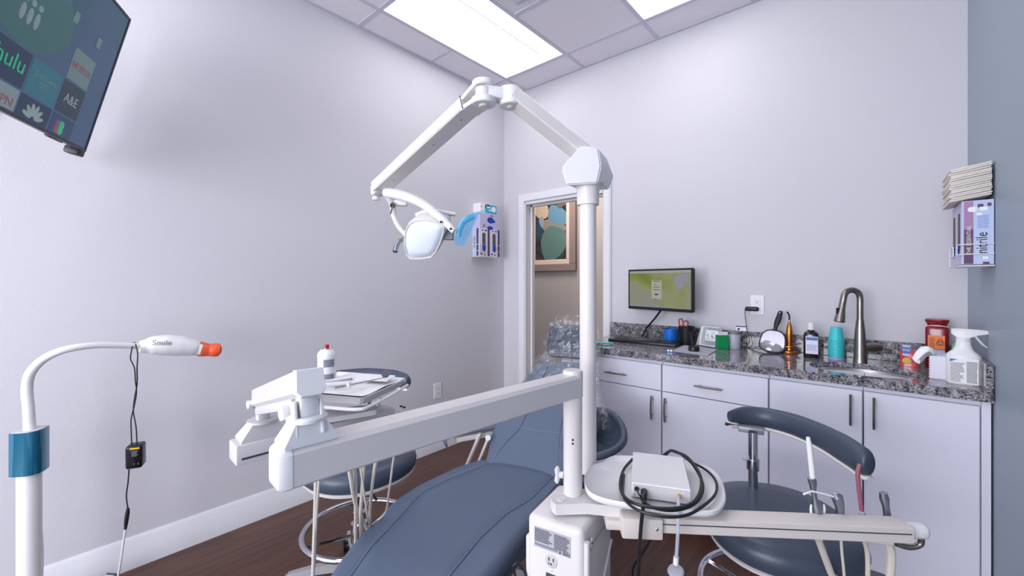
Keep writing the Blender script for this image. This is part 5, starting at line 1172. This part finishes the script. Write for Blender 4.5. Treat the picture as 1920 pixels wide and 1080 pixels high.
FW2 = WM @ Matrix.Rotation(PI/2, 4, 'X')
part(t, 'front_panel', MB().box((ww/2, .0205, .0005), (ww-.004, .033, .001), FW2), 'greyp')
part(t, 'screw', MB().ball((.006, .010, .001), .0025, FW2, 8).ball((ww-.006, .008, .001), .0025, FW2, 8), 'steel')
part(t, 'socket', MB().tube([FW2 @ Vector((.012, .026, 0)), FW2 @ Vector((.012, .026, .008))], .0055, 12), 'black'); part(t, 'brass_fitting', MB().tube([FW2 @ Vector((ww*.79, .022, 0)), FW2 @ Vector((ww*.79, .022, .010))], .005, 12), 'gold')
t = thing('black_cable', 'thick black cable coiled around the white control box and hanging down', 'cable', WM @ Vector((ww/2, -.02, 0)))
pl0 = FW2 @ Vector((.030, .022, .003))
part(t, 'plug', MB().tube([pl0, FW2 @ Vector((.030, .020, .018)), FW2 @ Vector((.030, .006, .026))], [.008, .008, .0055], 12), 'black')
def zz(l): return [onZ(u, v, z) for u, v, z in l]
part(t, 'coil', MB().tube(zz([(1186, 861, .785), (1170, 880, .783), (1163, 905, .781), (1168, 928, .785), (1190, 944, .79), (1228, 952, .79), (1268, 953, .79), (1298, 944, .79), (1312, 924, .79), (1315, 900, .79), (1305, 876, .80), (1287, 856, .81), (1268, 848, .815), (1255, 846, .815)])+[WM @ Vector((ww*.55, wd+.012, .012))], .0042, 8, 6), 'black')
part(t, 'coil', MB().tube([WM @ Vector((ww*.45, wd+.010, .006))]+zz([(1258, 845, .818), (1290, 862, .80), (1308, 885, .79), (1318, 910, .787), (1312, 935, .787), (1290, 951, .787), (1255, 957, .787), (1220, 950, .787), (1203, 935, .79)]), .0038, 8, 6), 'black')
part(t, 'coil', MB().tube(zz([(1300, 868, .785), (1325, 882, .784), (1342, 902, .783), (1342, 925, .783), (1322, 946, .784), (1290, 965, .784), (1250, 969, .784), (1205, 960, .784), (1178, 944, .784), (1168, 925, .783), (1170, 890, .783)]), .0036, 8, 6), 'black')
part(t, 'hanging_length', MB().tube([FW2 @ Vector((.030, .006, .026)), at(1206, 950, 1.02), at(1202, 985, 1.02), at(1199, 1030, 1.02), at(1196, 1100, 1.03), at(1190, 1250, 1.08), onZ(1170, 1440, .006), onZ(1110, 1400, .006)], .0046, 8, 6), 'black')
part(t, 'thin_lead', MB().tube([FW2 @ Vector((.012, .026, .008)), at(1197, 925, 1.04), at(1206, 938, 1.04)], .0022, 8, 5), 'black')
solo('black_cable', MB().tube([at(1235, 985, 1.16), at(1215, 1020, 1.18), at(1200, 1045, 1.2), at(1188, 1062, 1.22), at(1186, 1090, 1.24), at(1190, 1200, 1.3), onZ(1215, 1300, .005), onZ(1280, 1290, .005)], .0034, 8, 6), 'black', 'thin black cord dropping behind the thicker hanging cable', 'cable')
t = thing('suction_filter_tube', 'clear hanging tube with white disc filter at its end', 'tube', at(1268, 1070, 1.02))
part(t, 'tube', MB().tube([FW2 @ Vector((ww*.79, .022, .010)), at(1272, 950, 1.01), at(1271, 1000, 1.01), at(1268, 1046, 1.02)], .0042, 10, 5), 'clear'); part(t, 'fitting', MB().cyl(at(1268, 1044, 1.02), at(1267, 1058, 1.02), .0065, 14), 'white')
fc2 = at(1267, 1071, 1.02); part(t, 'disc', MB().lathe([(.004, -.006), (.017, -.004), (.0195, 0), (.017, .004), (.006, .006)], Matrix.Translation(fc2) @ Matrix.Rotation(.35, 4, 'X'), 24), 'clear')

# ================================================================== ASSISTANT ARM with its instruments
aP, aQ = at(1165, 970, 1.05), at(1714, 990, 1.0); aP.z = aQ.z = 0
ax = (aQ-aP); aLn = ax.length; ax.normalize(); AS = basis(Vector((aP.x, aP.y, .703)), ax, z=(0, 0, 1))
t = thing('assistant_arm', 'warm grey horizontal assistant arm with dark groove and holstered suction handles', 'dental assistant arm', aP+Vector((0, 0, .703)))
part(t, 'beam', MB().loft([[AS @ Vector((x, y, z)) for y, z in ((0, .002), (0, .036), (.003, .038), (.052, .038), (.052, 0), (.002, 0))] for x in (.03, aLn)]), 'greige')
part(t, 'groove', MB().box((aLn/2+.03, -.0004, .0235), (aLn-.07, .002, .0022), AS), 'darkg')
part(t, 'joint_block', MB().box((.05, .018, .014), (.10, .058, .052), AS, .005), 'greige')
part(t, 'mount_link', MB().box((-.0, .055, .006), (.07, .08, .026), AS, .005), 'greige')
part(t, 'cover_screw', MB().ball((.085, -.011, .016), .004, AS, 10, (1, .4, 1)), 'steel')
e = aLn
part(t, 'end_bracket', MB().box((e+.026, .032, .016), (.062, .034, .036), AS, .015, 4), 'white')
part(t, 'holder_bar', MB().tube([AS @ Vector(p) for p in ((e-.20, .065, -.006), (e-.12, .062, -.010), (e-.05, .055, -.017), (e-.012, .05, -.024))], [.010, .015, .016, .010], 12, 4), 'white')
part(t, 'hook', MB().tube([AS @ Vector(p) for p in ((e-.005, .045, -.026), (e+.022, .04, -.031), (e+.044, .036, -.020), (e+.044, .034, -.001))], .0068, 12, 5), 'nickel')
def inst(px, tt, prof, m, name, lab=None, seg=14):
    pts = [at(u, v, tt) for u, v, r in prof]; return part(t, name, MB().tube(pts, [r for u, v, r in prof], seg, 0), m, label=lab)
inst(0, 1.07, [(1521, 896, .0095), (1524, 905, .0092), (1525, 918, .0065), (1528, 935, .0058), (1531, 950, .0105), (1533, 962, .0105), (1533, 985, .009)], 'silver', 'suction_valve')
inst(0, 1.07, [(1515, 820, .0045), (1517, 832, .0063), (1520, 860, .0066), (1524, 897, .0066)], 'white', 'suction_tip')
for du in (-12, 12): inst(0, 1.07, [(1533+du, 946, .0022), (1533+du*1.05, 955, .0032), (1533+du*.9, 975, .003)], 'white', 'holster_clip')
inst(0, 1.07, [(1566, 926, .005), (1569, 931, .0135), (1573, 945, .011), (1575, 955, .0095), (1574, 985, .0095)], 'silver', 'air_water_syringe')
inst(0, 1.06, [(1506, 927, .0025), (1522, 921, .0025), (1545, 926, .0025), (1563, 931, .0025)], 'white', 'syringe_nozzle')
inst(0, 1.08, [(1612, 870, .0048), (1608, 884, .0052), (1609, 905, .005), (1612, 930, .0046), (1616, 962, .0046)], 'mauvetube', 'saliva_ejector', 'mauve bent suction tube')
inst(0, 1.08, [(1616, 958, .008), (1617, 985, .008)], 'greyp', 'ejector_socket')
inst(0, 1.07, [(1656, 924, .0085), (1658, 935, .0105), (1661, 950, .0075), (1665, 975, .0085), (1665, 990, .0085)], 'silver', 'suction_handle')
for pts, r in (([(1535, 1012, 1.07), (1545, 1040, 1.08), (1558, 1075, 1.09), (1572, 1120, 1.10)], .0085), ([(1577, 1012, 1.06), (1579, 1040, 1.06), (1583, 1080, 1.06), (1586, 1140, 1.06)], .0032), ([(1620, 1012, 1.07), (1626, 1035, 1.08), (1627, 1075, 1.08), (1622, 1140, 1.08)], .0055), ([(1664, 1012, 1.06), (1671, 1035, 1.06), (1670, 1070, 1.06), (1660, 1140, 1.06)], .0098)):
    part(t, 'hose', MB().tube([at(*q) for q in pts]+[at(pts[-1][0]-60, 1330, 1.12), BM @ Vector((bw+.04, .12, .12)), BM @ Vector((bw-.01, .12, .14))], r, 10, 5), 'hose')

# ================================================================== STOOLS
def base_5(t, c, zb, rleg, colr, rot, n=5):
    for k in range(n):
        a = rot+2*PI*k/n; d = Vector((math.cos(a), math.sin(a), 0)); e = c+d*rleg
        lg = part(t, 'leg', MB().loft([[c+d*x+Vector((-d.y, d.x, 0))*w*s+Vector((0, 0, z)) for s, z in ((-1, z0), (1, z0), (.8, z1), (-.8, z1))] for x, w, z0, z1 in ((.02, .022, .09, .135), (rleg*.6, .018, .085, .115), (rleg, .015, .075, .095))]), 'alupaint')
        part(lg, 'caster', MB().cyl(e+Vector((-d.y, d.x, 0))*.012+Vector((0, 0, .030)), e+Vector((-d.y, d.x, 0))*.030+Vector((0, 0, .030)), .029, 18).cyl(e-Vector((-d.y, d.x, 0))*.012+Vector((0, 0, .030)), e-Vector((-d.y, d.x, 0))*.030+Vector((0, 0, .030)), .029, 18), 'blackg')
        part(lg, 'caster_hood', MB().cyl(e+Vector((-d.y, d.x, 0))*.020+Vector((0, 0, .034)), e-Vector((-d.y, d.x, 0))*.020+Vector((0, 0, .034)), .030, 18).cyl(e+Vector((0, 0, .05)), e+Vector((0, 0, .09)), .010, 10), 'chrome')
def stool(label, c, zs, rx, ry, rot, ring_r, ring_z, legrot, padpts, padr, postxy):
    t = thing('operator_stool', label, 'stool', c, 0, 'rolling stools')
    SMx = Matrix.Translation(c) @ Matrix.Rotation(rot, 4, 'Z')
    def ring(k, z): return [SMx @ Vector((p[0]*k, p[1]*k, z)) for p in sq(rx, ry, 0, 0, 40, 2.3)]
    st = part(t, 'seat', MB().loft([ring(.90, zs-.085), ring(.97, zs-.075), ring(1, zs-.045), ring(.97, zs-.018), ring(.88, zs-.005), ring(.6, zs), ring(.2, zs-.004)]), 'leatherd', angle=60)
    part(st, 'seat_pan', MB().loft([ring(.86, zs-.10), ring(.95, zs-.092), ring(.97, zs-.082), ring(.93, zs-.078)]), 'cream')
    part(t, 'height_lever', MB().tube([c+Vector((0, 0, zs-.105)), SMx @ Vector((rx*.75, -ry*.2, zs-.108)), SMx @ Vector((rx*1.0, -ry*.25, zs-.112))], .005, 8), 'black')
    part(t, 'gas_lift', MB().tube([c+Vector((0, 0, z)) for z in (.12, zs*.55)], .025, 20), 'chrome'); part(t, 'piston', MB().tube([c+Vector((0, 0, z)) for z in (zs*.5, zs-.09)], .014, 16), 'black')
    part(t, 'foot_ring', MB().tube([c+Vector((ring_r*math.cos(a), ring_r*math.sin(a), ring_z)) for a in [2*PI*k/48 for k in range(48)]], .0115, 12, 0, True), 'chrome')
    sp = MB()
    for k in range(3): a = legrot+.5+2*PI*k/3; sp.tube([c+Vector((.02*math.cos(a), .02*math.sin(a), ring_z-.03)), c+Vector((ring_r*math.cos(a), ring_r*math.sin(a), ring_z))], .0075, 8)
    sp.tube([c+Vector((0, 0, ring_z-.06)), c+Vector((0, 0, ring_z+.02))], .034, 20)
    part(t, 'ring_spokes', sp, 'chrome')
    part(t, 'hub', MB().tube([c+Vector((0, 0, z)) for z in (.07, .14)], .042, 20), 'alupaint')
    base_5(t, c, .05, ring_r*1.28, 'x', legrot)
    pad = part(t, 'back_pad', MB().tube(padpts, padr, 18, 6, squash=(.72, 1.1)), 'leatherd', angle=60)
    und = [p-Vector((0, 0, max(padr)*.97)) for p in padpts]; part(pad, 'pad_shell', MB().tube(und, [r*.45 for r in padr], 10, 6, squash=(1.2, .6)), 'cream')
    px, py, pz = postxy
    part(t, 'back_post', MB().tube([Vector((px, py, zs-.10)), Vector((px, py, pz))], .0155, 18), 'chrome')
    part(t, 'post_collar', MB().tube([Vector((px, py, zs+(pz-zs)*.32)), Vector((px, py, zs+(pz-zs)*.50))], .021, 18), 'chrome')
    part(t, 'post_knob', MB().cyl(Vector((px, py, zs+(pz-zs)*.5)), Vector((px-.03, py-.01, zs+(pz-zs)*.5)), .009), 'clear')
    part(t, 'back_brace', MB().tube([Vector((px, py, zs-.097)), c+Vector((0, 0, zs-.097))], .012, 8), 'chrome')
    return t
c = Vector((-.235, 1.565, 0)); AZ = .815
pp = [onZ(1368, 781, AZ), onZ(1395, 779, AZ), onZ(1440, 784, AZ), onZ(1490, 797, AZ), onZ(1540, 818, AZ), onZ(1585, 843, AZ), onZ(1620, 866, AZ), onZ(1632, 872, AZ)]
pst = onZ(1412, 815, AZ-.03)
t = stool('navy stool with a curved armrest pad in front of the sink cabinets', c, .60, .215, .235, math.radians(28), .225, .33, .4, pp, [.018, .031, .034, .036, .038, .041, .038, .02], (pst.x, pst.y, AZ-.02))
q = onZ(1408, 806, AZ-.045); part(t, 'pad_bracket', MB().box((0, 0, .004), (.085, .05, .022), basis(q, Vector((.95, .2, 0)), z=(0, 0, 1)), .004), 'alupaint'); part(t, 'pad_lever', MB().tube([q-Vector((.035, .01, -.004)), q-Vector((.085, .02, -.01))], .006, 8), 'black')
c = Vector((-1.70, .945, 0)); AZ = .885
pp = [at(560, 716, 1.80), at(590, 713, 1.86), at(640, 711, 1.93), at(690, 710, 1.96), at(735, 712, 1.93), at(758, 715, 1.88), at(766, 717, 1.86)]
for p in pp: p.z = AZ
stool('navy stool at the left wall with its pad above the instrument tray', c, .595, .235, .235, 0, .225, .262, .9+PI, pp, [.02, .030, .035, .037, .036, .032, .018], (-1.86, 1.08, AZ-.03))

# floor pedal and yellow cable near the right stool
fp0, fp1 = onZ(1352, 1003, .03), onZ(1400, 1038, .03)
pdm = basis(onZ(1376, 1022, 0), (fp1-fp0), z=(0, 0, 1))
t = thing('foot_pedal', 'flat grey foot control on the floor under the right stool', 'foot pedal', onZ(1376, 1022, 0))
part(t, 'plate', MB().box((0, 0, .012), (.20, .11, .022), pdm, .008), 'alupaint'); part(t, 'treadle', MB().box((-.02, 0, .032), (.09, .08, .016), pdm, .006), 'greyp')
solo('yellow_cable', MB().tube([onZ(u, v, .008) for u, v in ((1330, 985), (1343, 1006), (1358, 1022), (1382, 1042), (1410, 1060), (1450, 1090), (1500, 1130))], .0065, 10, 6), 'yellow', 'yellow cable running over the floor below the right stool', 'cable')

# ================================================================== WHITENING LAMP by the left wall
wl = at(55, 850, 1.5); W0 = Vector((wl.x, wl.y, 0))
t = thing('whitening_lamp', 'white gooseneck whitening lamp with teal power pack and orange tip', 'dental lamp', W0)
part(t, 'pole', MB().tube([W0+Vector((0, 0, z)) for z in (.06, .665)], .0315, 28), 'white')
ta, tb_ = at(16, 850, 1.46), at(93, 850, 1.545); td = (tb_-ta); td.z = 0; tw2 = td.length/2; td.normalize(); tc_ = (ta+tb_)/2
TMx = basis(Vector((tc_.x, tc_.y, .648)), td, z=(0, 0, 1)); ves = []
for k in range(17): a = -1+2*k/16; ves.append((a*tw2, -.048*(1-a*a)))
for k in range(1, 16): a = 1-2*k/16; ves.append((a*tw2, .048*(1-a*a)))
part(t, 'power_pack', MB().prism(ves, 0, .152, TMx), 'teal', angle=50)
part(t, 'pack_top', MB().prism([(x*.93, y*.9) for x, y in ves], .152, .1535, TMx), 'greyp')
nk = [(56, 812, 1.5), (54, 770, 1.5), (51, 728, 1.5), (58, 698, 1.5), (84, 672, 1.52), (125, 655, 1.55), (185, 647, 1.62), (262, 649, 1.73)]
part(t, 'gooseneck', MB().tube([at(*q) for q in nk], [.0165, .0155, .0155, .0150, .0140, .0130, .0125, .0125], 16, 8), 'white')
hp = [(262, 650, 11, 1.73), (274, 649, 13, 1.745), (286, 647.5, 17, 1.76), (310, 647, 19.5, 1.79), (336, 648.5, 19, 1.825), (356, 651, 16, 1.85), (370, 653.5, 13.5, 1.87), (380, 655, 12.5, 1.88)]
hd = part(t, 'lamp_head', MB().tube([at(u, v, q) for u, v, r, q in hp], [r*q/786 for u, v, r, q in hp], 24, 4, squash=(1.15, 1)), 'white', angle=60)
oh = [(371, 653.5, 13.6, 1.87), (380, 655, 13.4, 1.88), (392, 656, 11.5, 1.895), (402, 656, 12.8, 1.905), (410, 656, 12, 1.915), (413, 656, 6, 1.92)]
part(t, 'tip', MB().tube([at(u, v, q) for u, v, r, q in oh], [r*q/786 for u, v, r, q in oh], 24, 3), 'orange', label='orange silicone light guide tip')
sx_, sy_ = at(285, 643, 1.755), at(312, 643, 1.79); td2 = (sy_-sx_).normalized(); ns = (O3-sx_); ns = (ns-td2*ns.dot(td2)).normalized()
sm_ = basis(sx_.lerp(sy_, .55)+ns*.0475, td2, z=ns); text(hd, 'lettering', 'Smile', .030, sm_, 'textg')
for k in range(5):
    a = .93+2*PI*k/5; d = Vector((math.cos(a), math.sin(a), 0)); L_ = .26
    lg = part(t, 'leg', MB().box((L_/2+.02, 0, .075), (L_, .045, .028), basis(W0, d, z=(0, 0, 1)), .008), 'white')
    part(lg, 'end_cap', MB().box((L_+.022, 0, .075), (.008, .047, .032), basis(W0, d, z=(0, 0, 1)), .003), 'darkg'); e = W0+d*(L_-.01)
    part(lg, 'caster', MB().cyl(e+Vector((-d.y, d.x, 0))*.015+Vector((0, 0, .03)), e-Vector((-d.y, d.x, 0))*.015+Vector((0, 0, .03)), .03, 16), 'darkg')
part(t, 'hub', MB().lathe([(.05, .055), (.055, .06), (.055, .095), (.035, .105)], Matrix.Translation(W0), 24), 'white')
part(t, 'white_lead', MB().tube([at(68, 900, 1.56), at(72, 960, 1.56), at(78, 1010, 1.57), at(79, 1060, 1.58), at(76, 1130, 1.6), W0+Vector((.03, .03, .1))], .0042, 8, 6), 'white')
T_ = 1.70
t = thing('power_adapter', 'black power adapter dangling by its looped cord from the whitening lamp neck', 'power adapter', at(256, 855, T_))
lc1 = [(250, 642, T_+.02), (246, 660, T_-.02), (245, 674, T_-.02), (252, 690, T_-.02), (254, 715, T_-.01), (256, 735, T_), (252, 760, T_), (246, 785, T_), (246, 808, T_), (247, 832, T_)]
lc2 = [(253, 642, T_+.02), (258, 662, T_-.02), (257, 690, T_-.02), (257, 720, T_), (253, 742, T_), (250, 770, T_), (255, 800, T_), (257, 832, T_)]
part(t, 'cord', MB().tube([at(*q) for q in lc1], .0022, 8, 5).tube([at(*q) for q in lc2], .0022, 8, 5), 'black')
ab = at(255, 853, T_); abm = basis(ab, (RT*.9+FW*.45), z=(0.02, 0, 1))
bd = part(t, 'body', MB().box((0, 0, 0), (.052, .058, .092), abm, .008, 3), 'blackg')
rb = MB()
for k in range(9): rb.box((-.0265, 0, -.034+k*.0085), (.002, .045, .003), abm)
part(bd, 'ribs', rb, 'black'); part(bd, 'yellow_stripe', MB().box((.004, -.0292, .036), (.030, .001, .006), abm), 'yellow'); lp = MB(); lines(lp, abm @ Matrix.Translation((0, -.0294, 0)) @ Matrix.Rotation(PI/2, 4, 'X'), -.006, .016, .004, .028, 6, .35); part(bd, 'small_print', lp, 'textg')
part(t, 'prongs', MB().box((.018, -.037, -.02), (.002, .018, .007), abm).box((.006, -.037, -.02), (.002, .018, .007), abm), 'steel')
part(t, 'lower_cord', MB().tube([at(242, 880, T_), at(240, 905, T_), at(237, 930, T_), at(240, 955, T_)], .0024, 8, 5), 'black')
part(t, 'connector', MB().tube([at(240, 953, T_), at(239, 962, T_), at(237, 975, T_), at(235, 992, T_)], [.005, .0075, .0075, .005], 10), 'black')
part(t, 'white_lead', MB().tube([at(235, 990, T_), at(231, 1020, T_+.01), at(225, 1060, T_+.02), at(216, 1110, T_+.03), at(205, 1200, T_+.02), W0+Vector((.05, .03, .085))], .0042, 8, 5), 'white')
# ================================================================== CAMERA, LIGHT
cam = bpy.data.cameras.new('camera'); co = bpy.data.objects.new('camera', cam); C.objects.link(co)
cam.sensor_width = 36; cam.lens = FPX/1920*36; cam.shift_y = -12/1920; cam.clip_start = .02
co.location = O3; co.rotation_euler = (PI/2, 0, ANG); SC.camera = co
def area(name, loc, rot, sx, sy, power, col):
    l = bpy.data.lights.new(name, 'AREA'); l.shape = 'RECTANGLE'; l.size = sx; l.size_y = sy; l.energy = power; l.color = col
    o = bpy.data.objects.new(name, l); C.objects.link(o); o.location = loc; o.rotation_euler = rot; return o
area('window_fill', ((WX0+WX1)/2, YF-.02, 1.6), (PI/2, 0, 0), 2.4, 2.1, 88, (.93, .95, 1))  # added fill at the unseen front window, raises the room's brightness
area('side_window_fill', (XR+.05, (VY0+VY1)/2, (VZ0+VZ1)/2), (0, PI/2, 0), 1.8, 1.8, 42, (.93, .95, 1))  # added fill from the right, brightens the left wall and the arm sides
area('hallway_light', (-2.6, 3.55, 2.74), (0, 0, 0), 1.0, .5, 16, (1, .93, .86))
w = bpy.data.worlds.new('world'); SC.world = w; w.use_nodes = True
w.node_tree.nodes['Background'].inputs[0].default_value = (.75, .85, 1, 1); w.node_tree.nodes['Background'].inputs[1].default_value = .6
vs = SC.view_settings; vs.view_transform = 'Standard'; vs.look = 'None'; vs.gamma = 1; vs.use_curve_mapping = False; vs.exposure = .93
